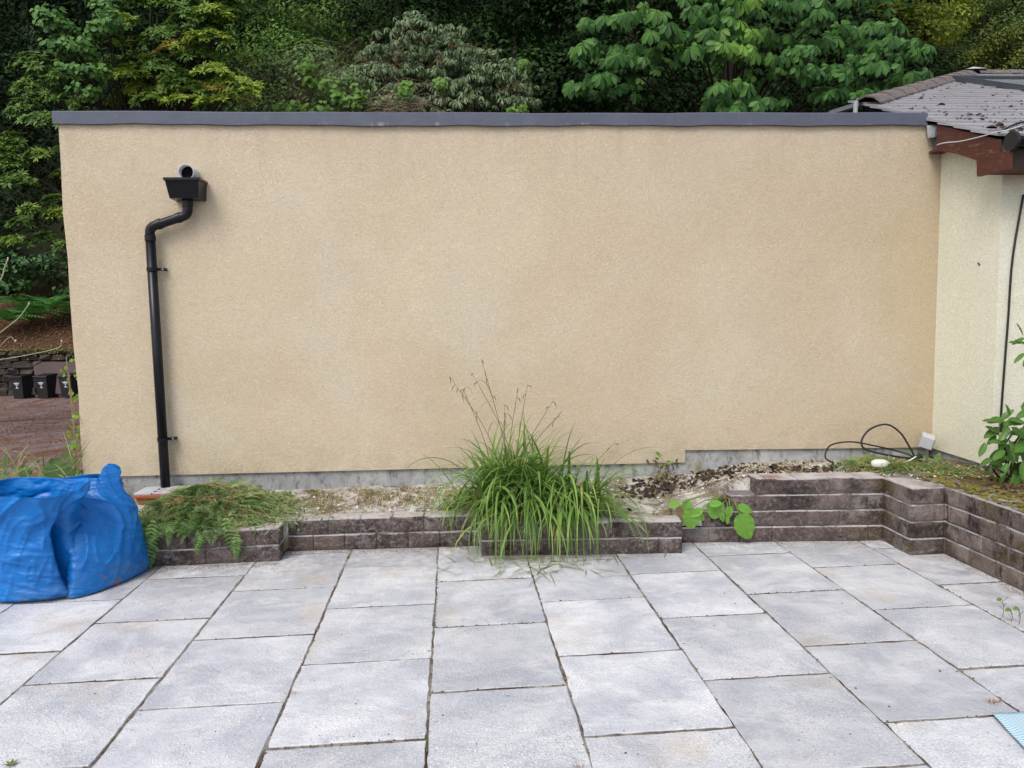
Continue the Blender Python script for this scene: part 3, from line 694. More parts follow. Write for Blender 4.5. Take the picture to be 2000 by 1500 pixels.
def gutter():
    V = []; F = []; n = 10; gy, gz, r = 4.865, 2.735, .062
    for x in (RX+.015, 10.5):
        for rr in (r, r-.006):
            for k in range(n+1): a_ = pi+pi*k/n; V.append((x, gy+rr*math.cos(a_), gz+rr*math.sin(a_)))
    m = n+1
    for k in range(n): F += [(k, k+1, 2*m+k+1, 2*m+k), (m+k, 3*m+k, 3*m+k+1, m+k+1)]
    F += [(0, 2*m, 3*m, m), (n, m+n, 3*m+n, 2*m+n)]
    return MB().add(V, F).build('gutter', M_BLACKP, house, True)
gt = gutter()
b = MB(); b.tube([(RX-.004, 4.865, 2.718), (RX+.02, 4.865, 2.718)], .066, 20); b.build('gutter_end', M_BLACKM, gt)
MB().tube(catmull([onX(1830, 283, 3.78), onX(1845, 279, 3.775), onX(1875, 276, 3.775), onX(1915, 267, 3.775), onX(1945, 258, 3.77)], 6)+catmull([(3.80, 4.90, 2.80), (3.95, 4.83, 2.83), (4.2, 4.82, 2.80)], 5), .004, 6).build('aerial_cable', M_GREYP, house, True)
MB().tube(catmull([(3.785, 4.97, 2.80), (3.86, 4.86, 2.84), (3.96, 4.80, 2.82), (4.05, 4.80, 2.76)], 6), .007, 6).build('aerial_cable', M_BLACKM, house, True)
MB().tube(catmull([(4.10, 5.105, 2.4), (4.04, 5.108, 1.95), (4.025, 5.108, 1.5), (4.01, 5.108, 1.1), (4.0, 5.108, .75), (4.0, 5.108, .42)], 6), .008, 6).build('wall_cable', M_BLACKM, house, True)
b = MB(); b.add([(3.79, 5.765, 3.045), (3.86, 5.70, 3.04), (3.87, 5.70, 2.985), (3.83, 5.72, 2.945), (3.80, 5.76, 2.95), (3.82, 5.70, 3.0)], [(0, 1, 5), (1, 2, 5), (2, 3, 5), (3, 4, 5), (4, 0, 5)]); b.build('flashing_scrap', M_LEAD, house)
b = MB(); b.add([(3.83, 5.785, 2.95), (3.875, 5.77, 2.96), (3.89, 5.76, 2.90), (3.905, 5.76, 2.84), (3.88, 5.775, 2.82), (3.865, 5.785, 2.88)], [(0, 1, 2, 3, 4, 5)]); b.build('filler', M_MORTAR, house)
b = MB(); b.tube([(3.943, 5.33, 1.935), (3.943, 5.31, 1.915)], .006, 5); b.build('wall_mark', M_BLACKM, house)
# moss lumps and litter lying on the slates
T = []; 
for k in range(340):
    y = rng.uniform(5.05, 9.8) if k % 3 else rng.uniform(5.0, 6.6); x = rng.uniform(max(RX, HXr+y-HY)+.05, .8*y+.5); T.append((x, y, rz_(y)+.022))
T = np.array(T)
lump = (np.array([(-1, -.3, 0), (-.2, -.8, .1), (.9, -.3, 0), (.7, .6, .1), (-.5, .7, 0), (0, 0, .6)], float), np.array([(0, 1, 5), (1, 2, 5), (2, 3, 5), (3, 4, 5), (4, 0, 5)]))
o = cloud('roof_litter', [lump, leaf_t(1.6, .9, .2, .2)], T, np.tile([0, -.3, 1.], (len(T), 1)), rng.choice([.010, .016, .024, .034], len(T), p=[.45, .3, .18, .07]), M_DLEAF, jn=.2); kind(o, 'stuff')

# ================================================================== BEHIND, LEFT: yard wall, board, bins
bank = thing('stone_retaining_wall', 'dark rough stone retaining wall with mossy top behind the wheelie bins', 'wall')
stm = []
for s_ in range(8):
    r = random.Random(s_); b = MB(); b.bbox(0, 1, 0, 1, 0, 1, .12); V = [(v[0]+r.uniform(-.12, .12), v[1]+r.uniform(-.3, .15), v[2]+r.uniform(-.16, .16)) for v in b.V]
    me = raw_mesh('stone', V, b.F); me.materials.append(M_STONE); stm.append(me)
zrow = -1.5
for row in range(7):
    hgt = [.36, .3, .33, .28, .3, .26, .24][row]; x = -25.0+random.uniform(0, .4)
    while x < -11.5:
        ln = random.uniform(.35, .85); o = bpy.data.objects.new('stone', random.choice(stm)); C.objects.link(o); o.parent = bank
        o.scale = (ln-.03, .4, hgt-.02); o.location = (x, 33.75+random.uniform(-.06, .06), zrow); x += ln
    zrow += hgt
MB().box(-25, -11, 33.95, 34.6, -1.6, .50).build('rubble_core', M_STONE, bank)
mt = np.stack([rng.uniform(-24, -12, 2500), rng.uniform(33.6, 34.3, 2500), .58-np.abs(rng.normal(0, .16, 2500))], 1)
o = cloud('moss_fringe', [DIAMOND], mt, np.tile([0, -.6, 1.], (2500, 1)), .11, M_MOSS, bank); kind(o, 'stuff')
b = MB(); b.add([(-17.95, 33.45, -1.38), (-14.9, 33.4, -1.42), (-15.05, 33.62, -.03), (-18.15, 33.66, .02)], [(0, 1, 2, 3)]); b.add([(-17.95, 33.49, -1.38), (-14.9, 33.44, -1.42), (-15.05, 33.66, -.03), (-18.15, 33.7, .02)], [(3, 2, 1, 0)])
b.F += [(0, 4, 5, 1), (1, 5, 6, 2), (2, 6, 7, 3), (3, 7, 4, 0)]
tag(fixn(b.build('leaning_board', plain('faded_brown_board', (.115, .082, .085), .85, .2, .2, 1.5))), 'flat purplish-brown board leaning on the stone wall behind the black wheelie bins', 'board')
def bin_obj(x, y, rz, sc_, label):
    t = thing('wheelie_bin', label, 'bin', (x, y, float(ground_z(np.array(x), np.array(y)))-.02), rz, 'black wheelie bins by the stone wall'); t.scale = (sc_,)*3
    b = MB(); w0, w1, d0, d1 = .22, .28, .24, .34
    b.add([(-w0, -d0, .06), (w0, -d0, .06), (w0, d0*.8, .06), (-w0, d0*.8, .06), (-w1, -d1, .96), (w1, -d1, .96), (w1, d1, .96), (-w1, d1, .96)], [(0, 3, 2, 1), (0, 1, 5, 4), (1, 2, 6, 5), (2, 3, 7, 6), (3, 0, 4, 7)]); b.bbox(-.30, .30, -.36, .36, .93, .975, .01)
    b.build('body', M_BLACKM, t)
    b = MB(); b.add([(-.31, -.39, .98), (.31, -.39, .98), (.31, .37, .98), (-.31, .37, .98), (-.30, -.36, 1.02), (.30, -.36, 1.02), (.28, .34, 1.08), (-.28, .34, 1.08)], [(0, 3, 2, 1), (4, 5, 6, 7), (0, 1, 5, 4), (1, 2, 6, 5), (2, 3, 7, 6), (3, 0, 4, 7)]); b.build('lid', M_BLACKP, t)
    b = MB(); b.tube([(-.24, .36, 1.0), (-.24, .46, 1.02), (.24, .46, 1.02), (.24, .36, 1.0)], .018, 6); b.build('handle', M_BLACKM, t)
    for s_ in (-1, 1): MB().tube([(s_*.20, .27, .1), (s_*.27, .27, .1)], .1, 14).build('wheel', M_BLACKM, t)
    # pale printed council emblem: winged crest over a small figure and a line of print
    b = MB(); f_ = lambda x, z: (x, -(.24+(.10*(z-.06)/.9))-.006, z)
    b.add([f_(-.155, .74), f_(-.07, .68), f_(.07, .68), f_(.155, .74), f_(.05, .745), f_(0, .775), f_(-.05, .745)], [(0, 1, 2, 3, 4, 5, 6)])
    b.add([f_(-.10, .655), f_(-.06, .645), f_(.06, .645), f_(.10, .655), f_(.06, .668), f_(-.06, .668)], [(0, 1, 2, 3, 4, 5)])
    b.add([f_(-.028, .60), f_(.0, .575), f_(.03, .60), f_(.02, .635), f_(-.02, .635)], [(0, 1, 2, 3, 4)])
    b.add([f_(-.075, .49), f_(-.02, .51), f_(0, .48), f_(.02, .51), f_(.075, .49), f_(.03, .565), f_(-.03, .565)], [(0, 1, 2, 3, 4, 5, 6)])
    b.build('printed_emblem', plain('emblem_print', (.45, .46, .5), .6), t)
    return t
for (px, lab) in ((37, 'leftmost of the three black wheelie bins with pale emblem'), (84, 'middle of the three black wheelie bins with pale emblem'), (131, 'black wheelie bin nearest the corner of the beige wall')):
    p = onY(px, 775, 32); bin_obj(p[0], 32.3, math.radians(-14+px*.06), .97, lab)
p = onY(18, 700, 32.6)

# ================================================================== VEGETATION BEHIND
W5 = [whorl_t(9, 1, .30, .35, .25, s) for s in range(4)]
WDROOP = [whorl_t(9, 1, .26, -.55, .35, s+10) for s in range(4)]
def palmate(seed):
    r = np.random.default_rng(seed); ps = []; n = 7
    for k in range(n):
        a_ = (k-(n-1)/2)*math.radians(43)+r.uniform(-.08, .08); s_ = 1-.10*abs(k-(n-1)/2)
        v, f = leaf_t(s_*r.uniform(.92, 1.05), .40, .05, .30, (0, .28, .62, .95, .92, 0)); v = v+np.array([.02, 0, 0])
        ps.append((v @ (rotz(a_) @ roty(r.uniform(.15, .45)) @ rotx(r.uniform(-.25, .25))).T, f))
    return join_t(ps)
PAL = [palmate(s) for s in range(5)]
ROUNDL = [leaf_t(1, .8, .08, .25, (0, .85, 1, .7, 0))]
LANCE = [leaf_t(1, .26, .04, .25)]
def meshes_of(tm, mat, name):
    out = []
    for v, f in tm: me = raw_mesh(name, v, f); me.materials.append(mat); out.append(me)
    return out
def limb(parent, pts, r0_, r1_, name='branch', n=7, mat=None):
    P_ = catmull(pts, 5); k = len(P_); rs = [r0_+(r1_-r0_)*i_/(k-1) for i_ in range(k)]
    return MB().tube(P_, rs, n).build(name, mat or M_BARK, parent, True)
def ell(n, c, rad, lo=.55, top=False):
    d = dirs(n)
    if top: d[:, 2] = np.abs(d[:, 2])*.9+.05*0
    r = rng.uniform(lo**3, 1, n)**(1/3); return np.array(c)+d*np.array(rad)*r[:, None], d
def pads_from_px(lst, Y, Yj=1.0):
    out = []
    for (px, py, rx, ry) in lst:
        y = Y+rng.uniform(-Yj, Yj); c = onY(px, py, y); k = y/F_PX; out.append((c, rx*k, ry*k))
    return out

# far wood filling the bank: one mass
def far_wood():
    T = []; N = []
    for k in range(420):
        x = rng.uniform(-48, 46); y = rng.uniform(39, 72); zc = float(ground_z(np.array(x), np.array(y)))+rng.uniform(1.5, 5); r = rng.uniform(2.0, 3.6)
        P_, d = ell(560, (x, y, zc), (r, r, r*.85), .8); T.append(P_); N.append(d+np.array([0, -.3, .9]))
    T = np.vstack(T); N = np.vstack(N); m = (T[:, 1] > 35.5)
    return kind(cloud('far_wood', [DIAMOND], T[m], N[m], .5, L_WOOD_SHADE), 'stuff')
far_wood()
# nearer dark growth directly behind the building, hides the yard beyond
def mass(name, blobs, per, size, mat, parent=None, tm=None, ny=(0, -.3, .9), lo=.7, jn=.35):
    T = []; N = []
    for (c, rad) in blobs:
        n = int(per*(rad[0]*rad[2])) ; P_, d = ell(max(40, n), c, rad, lo); T.append(P_); N.append(d+np.array(ny))
    return cloud(name, tm or [DIAMOND], np.vstack(T), np.vstack(N), size, mat, parent, jn)

# --- rhododendron on the left
RH0 = None
rh = thing('rhododendron', 'large rhododendron with yellow-green leaf whorls rising behind the left end of the beige building', 'shrub', (-5.4, 14.5, -.6))
bpy.context.view_layer.update()
RH0 = np.array([-5.4, 14.5, -.6])
pads = pads_from_px([(70, 140, 45, 22), (100, 168, 50, 20), (60, 190, 42, 20), (105, 205, 45, 18), (55, 228, 40, 22), (85, 250, 45, 18), (275, 188, 50, 14), (305, 203, 45, 12), (190, 208, 55, 10),
    (15, 330, 40, 22), (32, 362, 30, 16), (12, 300, 28, 18), (90, 245, 30, 14), (22, 278, 22, 12), (285, 122, 40, 15), (315, 140, 35, 12), (115, 425, 26, 14), (108, 398, 22, 12), (132, 485, 18, 8), (45, 440, 22, 12), (58, 415, 16, 10),
    (345, 20, 45, 20), (380, 50, 50, 20), (250, 60, 35, 16), (220, 150, 30, 10), (330, 80, 45, 18), (30, 480, 22, 12), (290, 20, 40, 18), (240, 5, 40, 15), (160, 230, 40, 12), (345, 165, 35, 12), (120, 300, 20, 10), (122, 345, 15, 8), (70, 310, 22, 10), (90, 470, 20, 10)], 13.6, .8)
padsY = pads_from_px([(405, 85, 45, 18), (385, 120, 45, 16), (425, 150, 45, 15), (455, 172, 45, 13), (400, 185, 55, 15), (355, 105, 45, 16), (440, 205, 50, 10), (470, 190, 35, 10), (415, 40, 40, 18), (365, 205, 45, 10), (500, 175, 18, 8)], 13.4, .7)
def whorl_pads(pads, parent, p0, mat, size, perarea, limit, tm, name, ny=(0, -.55, .9), rest='foliage'):
    T = []; N = []
    for (c, a_, b_) in pads:
        n = int(perarea*(a_+.15)*(b_+.15)/size**2)+4; d = dirs(n); d[:, 2] = np.abs(d[:, 2]); d[:, 1] = -np.abs(d[:, 1])*.9+.1
        T.append(c+d*np.array([a_, a_*.7, b_])*rng.uniform(.75, 1.05, n)[:, None]); N.append(d*.8+np.array(ny))
    T = np.vstack(T)-p0; N = np.vstack(N); perm = rng.permutation(len(T)); T = T[perm]; N = N[perm]
    ms = meshes_of(tm, mat, name); k = min(limit, len(T)); parts_cloud(name, ms, T[:k], N[:k], size, parent)
    if len(T) > k: kind(cloud(rest, tm, T[k:], N[k:], size, mat, parent), 'stuff')
for k in range(26): pads += pads_from_px([(rng.uniform(200, 480), rng.uniform(-20, 205), 38, 17)], 13.9, .6)
pads = [(c, a_, b_*1.5) for (c, a_, b_) in pads]; padsY = [(c, a_, b_*1.4) for (c, a_, b_) in padsY]
whorl_pads(pads, rh, RH0, L_RHODO, .112, 1.5, 210, W5, 'leaf_whorl')
whorl_pads(padsY, rh, RH0, L_RHODO_YEL, .11, 1.7, 90, W5, 'leaf_whorl', rest='young_lit_foliage')
# old leaves inside and above, gap shade put into their dark colour
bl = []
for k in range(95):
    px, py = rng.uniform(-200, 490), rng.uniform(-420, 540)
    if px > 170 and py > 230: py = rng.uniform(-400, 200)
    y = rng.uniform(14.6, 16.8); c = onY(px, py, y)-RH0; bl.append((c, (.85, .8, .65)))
kind(mass('old_shade_foliage', bl, 480, .15, L_RHODO_OLD_SHADE, rh, LANCE, lo=.3), 'stuff')
limb(rh, [(0, 0, 0), (.2, .2, 1.5), (.1, .3, 3.2), (.4, .2, 5)], .16, .06, 'trunk')
limb(rh, [(.6, .1, 0), (.3, .3, 1.6), (-.9, .2, 4.4)], .12, .05, 'trunk')
limb(rh, [(.2, .1, 0), (1.2, .1, 2.0), (2.4, .2, 4.6), (3, .2, 6)], .12, .05, 'trunk')
for (c, a_, b_) in pads+padsY:
    if c[2] > 3: limb(rh, [(.2+rng.uniform(-.3, .3), .3, (c[2]-RH0[2])*.55), (c-RH0)*np.array([.6, .6, .85]), c-RH0+np.array([0, .25, -.12])], .028, .01)

# --- round-leaved sapling growing through it
sp_ = thing('ivy_leaved_tree', 'slender tree with rounded fresh green leaves among the rhododendron top left', 'tree', (-5.8, 14.2, -.6)); S0 = np.array([-5.8, 14.2, -.6])
T = []; N = []
for (c, a_, b_) in pads_from_px([(150, 90, 35, 16), (110, 92, 30, 16), (190, 60, 28, 14), (100, 42, 25, 14), (205, 18, 28, 16), (140, 135, 35, 10), (180, 138, 35, 8), (165, 178, 30, 12), (95, 25, 30, 10), (130, 60, 30, 12), (165, 105, 25, 12), (215, 45, 22, 12)], 13.1, .3):
    n = 64; P_, d = ell(n, c, (a_, .3, b_), .3); T.append(P_); N.append(d*.6+np.array([0, -.8, .7]))
    limb(sp_, [(0, .3, (c[2]-S0[2])*.7), (c-S0)*np.array([.6, .6, .9]), c-S0], .02, .006)
T = np.vstack(T)-S0; N = np.vstack(N); ms = meshes_of(ROUNDL, L_ROUND, 'leaf'); parts_cloud('leaf', ms, T[:290], N[:290], .095, sp_); kind(cloud('foliage', ROUNDL, T[290:], N[290:], .095, L_ROUND, sp_), 'stuff')
limb(sp_, [(0, 0, 0), (.15, .3, 3), (.4, .2, 6), (.6, .1, 8.2)], .06, .02, 'trunk')

# --- hillside shrubs between (fine mid-green)
hb = thing('hillside_shrub', 'fine-leaved mid green shrub on the bank behind the bramble twigs', 'shrub', (-3.0, 22, -1.0)); H0 = np.array([-3.0, 22, -1.0]); bl = []
for (px, py) in [(500, 195), (590, 215), (650, 215), (530, 180), (710, 150), (730, 210), (470, 40), (520, 10), (560, 60), (610, 20), (640, 80), (540, 110), (600, 120), (660, 130), (480, 100), (500, 150), (560, 160), (450, -60), (520, -80), (600, -70), (670, -50), (690, 30), (620, 180), (540, 205), (470, 0), (580, 90), (650, 160)]:
    c = onY(px, py, rng.uniform(20, 22.5)); bl.append((c-H0, (1.1, .9, .62)))
kind(mass('foliage', bl, 1900, .115, L_MID, hb, [DIAMOND, LANCE[0]], lo=.75), 'stuff')
for q in range(6): limb(hb, [(q*.5-1.5, 0, 0), (q*.6-1.8, -.2, 3), (q*.9-2.6, -.4, 8)], .09, .03, 'stem')

# --- bare bramble thicket
def twigs(name, boxes, n, mat, parent=None, r=.008, L=1.1):
    b = MB()
    for k in range(n):
        (px, py, sx, sy, Y) = boxes[int(rng.integers(len(boxes)))]; p = onY(px+rng.uniform(-sx, sx), py+rng.uniform(-sy, sy), Y+rng.uniform(-.5, .5)); a_ = rng.uniform(0, 2*pi); l = L*rng.uniform(.4, 1)
        d = np.array([math.cos(a_), rng.uniform(-.4, .4), math.sin(a_)*.6]); q = [p, p+d*l*.5+np.array([0, 0, rng.uniform(.0, .2)])*l, p+d*l+np.array([0, 0, rng.uniform(-.4, .1)])*l]
        b.add(*(lambda m_: (m_.V, m_.F))(MB().tube(catmull(q, 3), [r, r*.9, r*.8, r*.7, r*.6, r*.5, r*.4], 3, False)))
    return b.build(name, mat, parent)
kind(twigs('bramble_thicket', [(540, 175, 80, 35, 17), (620, 160, 60, 50, 17.5), (740, 195, 60, 25, 16.5), (560, 200, 60, 20, 16.5), (690, 130, 60, 60, 19), (790, 210, 40, 12, 16), (700, 60, 50, 50, 21)], 520, M_TWIG), 'stuff')
lm = thing('lime_leaved_climber', 'bright lime green climber leaves hanging over the bramble twigs', 'climber', (-1.6, 15.6, -.8)); L0 = np.array([-1.6, 15.6, -.8]); T = []; N = []
for (px, py, rx, ry) in [(700, 180, 14, 18), (645, 165, 22, 18), (690, 200, 24, 12), (600, 130, 16, 14), (860, 165, 10, 8), (790, 172, 10, 12), (620, 210, 40, 8), (660, 190, 18, 10), (606, 160, 12, 10), (560, 210, 30, 6), (1020, 125, 10, 12), (1010, 215, 20, 4)]:
    c = onY(px, py, 15.8); k = 15.8/F_PX; P_, d = ell(34, c, (rx*k, .25, ry*k), .2); T.append(P_); N.append(d*.5+np.array([0, -.8, .6]))
T = np.vstack(T)-L0; N = np.vstack(N); parts_cloud('leaf', meshes_of(ROUNDL, L_LIME, 'leaf'), T[:290], N[:290], .12, lm)
if len(T) > 290: kind(cloud('foliage', ROUNDL, T[290:], N[290:], .12, L_LIME, lm), 'stuff')
limb(lm, [(0, 0, 0), (.1, .2, 3), (-.2, .1, 5.5), (-.6, .1, 7)], .03, .01, 'stem')

# --- grey-green drooping rhododendron in the middle
gr = thing('drooping_rhododendron', 'grey-green rhododendron with drooping leaves and dry brown flower heads behind the middle of the roof', 'shrub', (-.3, 18.5, -.9)); G0 = np.array([-.3, 18.5, -.9])
gl = []
for k in range(170):
    u = rng.uniform(-1.1, 1.1); v = rng.uniform(-.2, 1)*rng.uniform(.4, 1); gl.append((845+u*165, 200-v*175*math.sqrt(max(0, 1-u*u/1.3))+rng.uniform(-8, 8), 34, 14))
gp = pads_from_px(gl, 17.2, .7)
whorl_pads(gp, gr, G0, L_GREY, .145, 1.0, 290, WDROOP, 'leaf_whorl', (0, -.35, 1))
bl = [(onY(rng.uniform(700, 1020), rng.uniform(-120, 215), rng.uniform(18.4, 19.6))-G0, (1.1, .8, .7)) for k in range(20)]
kind(mass('old_shade_foliage', bl, 420, .16, L_RHODO_OLD_SHADE, gr, LANCE, lo=.4), 'stuff')
b = MB(); 
for (c, a_, b_) in gp[:45]:
    for q in range(3):
        p = c-G0+np.array([rng.uniform(-.35, .35), -rng.uniform(0, .3), rng.uniform(.02, .2)])
        for j in range(5): b.add(*(lambda m_: (m_.V, m_.F))(MB().tube([p, p+np.array([rng.uniform(-.06, .06), rng.uniform(-.06, .03), rng.uniform(.0, .09)])], [.008, .004], 3, False)))
kind(b.build('dry_flower_heads', plain('dry_flower', (.24, .13, .07), .9), gr), 'stuff')
for q in range(4): limb(gr, [(q*.3-.4, 0, 0), (q*.5-.8, -.2, 4), (q*.9-1.6, -.5, 8)], .1, .03, 'trunk')

# --- dark holly behind
dh = thing('dark_evergreen', 'very dark fine-leaved evergreen between grey rhododendron and chestnut', 'tree', (2.8, 20, -1.0)); D0 = np.array([2.8, 20, -1.0])
bl = [(onY(rng.uniform(980, 1200), rng.uniform(-300, 210), rng.uniform(19, 21))-D0, (1.0, .8, .6)) for k in range(40)]
kind(mass('foliage', bl, 1100, .13, leafmat('holly_leaf', (.016, .045, .012), (.045, .11, .025), (.07, .15, .03), .6, .7, .6), dh, [DIAMOND, ROUNDL[0]], lo=.75), 'stuff')
limb(dh, [(0, 0, 0), (.1, 0, 5), (.2, 0, 11)], .18, .05, 'trunk')

# --- horse chestnut
hc = thing('horse_chestnut', 'horse chestnut with big drooping palmate leaves behind the right of the roof', 'tree', (5.6, 14.6, -.6)); K0 = np.array([5.6, 14.6, -.6])
cp = pads_from_px([(1180, 40, 60, 14), (1250, 25, 50, 14), (1330, 15, 60, 14), (1400, 38, 60, 14), (1425, 70, 50, 12), (1230, 90, 55, 16), (1150, 90, 40, 12), (1215, 110, 40, 14), (1130, 168, 38, 16), (1165, 150, 30, 12), (1340, 65, 50, 12), (1370, 92, 45, 12),
    (1455, 55, 50, 12), (1505, 75, 55, 12), (1540, 105, 50, 10), (1435, 100, 50, 10), (1560, 130, 55, 14), (1600, 142, 40, 10), (1420, 165, 50, 14), (1405, 195, 45, 10), (1480, 198, 45, 10), (1440, 212, 50, 6), (1590, 82, 45, 12),
    (1640, 60, 45, 12), (1700, 50, 50, 14), (1740, 80, 50, 12), (1690, 110, 55, 12), (1650, 130, 50, 10), (1720, 128, 45, 12), (1620, 182, 45, 10), (1665, 165, 50, 10), (1690, 182, 35, 10), (1765, 150, 40, 10), (1590, 5, 60, 12), (1500, -5, 60, 12), (1510, 25, 40, 10), (1290, 60, 40, 12), (1780, 100, 30, 12), (1610, 30, 45, 12), (1380, -10, 60, 12), (1450, 15, 40, 12)], 11.8, .45)
T = []; N = []
for (c, a_, b_) in cp:
    n = 12; a_ *= .95
    for k in range(n):
        u = rng.uniform(-1, 1); v = rng.uniform(-1, .3); T.append(c+np.array([u*a_*.9, v*.5, -abs(u)*b_*.6+v*b_*.9+rng.uniform(-.05, .05)])); N.append((u*.3, -.85+v*.2, .75))
T = np.array(T)-K0; N = np.array(N); perm = rng.permutation(len(T)); T, N = T[perm], N[perm]
def hang_frames(name, T, N, S, meshes, parent, limit):
    # leaves hang: local +X (leaf tip) points down and outward
    for k in range(len(T)):
        n = N[k]/np.linalg.norm(N[k])+rng.normal(0, .18, 3); n /= np.linalg.norm(n); tip = np.array([rng.uniform(-.8, .8), -.3, -1.0]); x = tip-n*(tip@n); x /= np.linalg.norm(x); y = np.cross(n, x); s = S*rng.uniform(.75, 1.2)
        yield np.stack([x, y, n], 1), s
pm = meshes_of(PAL, L_CHEST, 'leaf')
fr = list(hang_frames('leaf', T, N, .185, pm, hc, 290))
for k in range(290):
    R_, s = fr[k]; o = bpy.data.objects.new('leaf', pm[k % 5]); C.objects.link(o); o.parent = hc; o.matrix_basis = Matrix([[*(R_[i_]*s), T[k][i_]] for i_ in range(3)]+[[0, 0, 0, 1]])
V, F = scatter(PAL[0], T[290:], np.array([f_[0] for f_ in fr[290:]]), np.array([f_[1] for f_ in fr[290:]])); kind(ob('foliage', V, F, L_CHEST, hc), 'stuff')
# upper and inner crown
T = []; N = []
for k in range(70):
    c = onY(rng.uniform(1080, 1800), rng.uniform(-620, -30), rng.uniform(11.6, 15.5)); P_, d = ell(22, c, (.8, .7, .3), .3); T.append(P_); N.append(d*.3+np.array([0, -.7, .8]))
for k in range(20):
    c = onY(rng.uniform(1150, 1780), rng.uniform(-100, 190), rng.uniform(14.3, 16)); P_, d = ell(14, c, (.7, .6, .3), .3); T.append(P_); N.append(d*.3+np.array([0, -.6, .9]))
T = np.vstack(T)-K0; N = np.vstack(N); kind(cloud('inner_foliage', PAL, T, N, .19, L_CHEST, hc), 'stuff')
limb(hc, [(0, 0, 0), (.1, .1, 3), (0, .2, 6.5), (.2, .1, 10.5)], .28, .1, 'trunk')
for (c, a_, b_) in cp[::2]:
    q = c-K0; limb(hc, [(0, .2, q[2]*.55+1.5), (q[0]*.55, q[1]*.5, q[2]*.93+.2), q+np.array([0, .1, .05])], .028, .01)
# dark understorey behind the chestnut
us = thing('shaded_understorey', 'dark shaded bushes in the gap beneath the horse chestnut', 'bushes', (5, 18.5, -1)); U0 = np.array([5, 18.5, -1.])
bl = [(onY(rng.uniform(1080, 1850), rng.uniform(-350, 215), rng.uniform(17.5, 20))-U0, (1.2, .9, .75)) for k in range(50)]
kind(mass('foliage', bl, 600, .16, L_RHODO_OLD_SHADE, us, lo=.5), 'stuff')

# --- right: yellow-green tree and feathery cypress hedge
yt = thing('yellow_green_tree', 'bright yellow-green tree top above the chestnut at the upper right', 'tree', (12.5, 21.5, -1)); Y0 = np.array([12.5, 21.5, -1.])
bl = [(onY(px, py, rng.uniform(20.5, 21.5))-Y0, (.75, .6, .3)) for (px, py) in [(1780, 5), (1820, 20), (1850, 0), (1800, 35), (1840, 60), (1760, 30), (1780, 60), (1810, -30), (1870, 30), (1790, 75), (1820, 62), (1880, -20), (1750, -10), (1740, 10)]]
kind(mass('foliage', bl, 1800, .12, L_YEL, yt, lo=.6), 'stuff'); limb(yt, [(0, 0, 0), (0, 0, 4), (.2, 0, 10)], .15, .05, 'trunk')
ch = thing('cypress_hedge', 'tall olive green feathery conifer hedge behind the slate roof', 'hedge', (14, 22, -1)); C0 = np.array([14, 22, -1.])
T = []; N = []
for k in range(300):
    c = onY(rng.uniform(1770, 2150), rng.uniform(-200, 160), rng.uniform(22, 24)); n = 130; s_ = rng.uniform(0, 1, n)
    dv = np.array([.9, -.3, .5])*rng.uniform(.6, 1.3); P_ = c+s_[:, None]*dv+rng.normal(0, .10, (n, 3)); T.append(P_); N.append(np.tile([0, -.7, .7], (n, 1)))
T = np.vstack(T)-C0; N = np.vstack(N); kind(cloud('foliage', [DIAMOND], T, N, .10, L_OLIVE, ch), 'stuff')
bl = [(onY(rng.uniform(1750, 2200), rng.uniform(-250, 190), 25.5)-C0, (1.3, .8, .9)) for k in range(26)]
kind(mass('old_shade_foliage', bl, 600, .18, L_WOOD_SHADE, ch), 'stuff'); limb(ch, [(0, 2, 0), (0, 2, 6), (0, 2, 11)], .2, .08, 'trunk')

# --- tall dark trees far left and behind all
dl = thing('shadowy_conifer', 'tall shadowy conifer filling the top left corner', 'tree', (-12.5, 20.5, -1)); E0 = np.array([-12.5, 20.5, -1.])
bl = [(onY(rng.uniform(-260, 330), rng.uniform(-500, 330), rng.uniform(19.5, 22))-E0, (1.4, 1.1, .9)) for k in range(70)]
kind(mass('foliage', bl, 620, .15, leafmat('conifer_leaf', (.004, .010, .005), (.014, .028, .011), rough=.7, spec=.1), dl, lo=.6), 'stuff'); limb(dl, [(0, 0, 0), (0, 0, 7), (0, 0, 15)], .3, .08, 'trunk')
md = thing('shaded_bank_trees', 'line of dark green trees closing the view behind the building', 'trees', (0, 26, -1)); Z0 = np.array([0, 26, -1.])
bl = [(onY(rng.uniform(420, 2100), rng.uniform(-520, 215), rng.uniform(25.5, 28))-Z0, (1.9, 1.3, 1.3)) for k in range(150)]
kind(mass('foliage', bl, 300, .22, L_WOOD_SHADE, md, lo=.7), 'stuff')
for q in range(5): limb(md, [(q*4-6, 0, 0), (q*4-6, 0, 6), (q*4-5.5, 0, 14)], .22, .08, 'trunk')

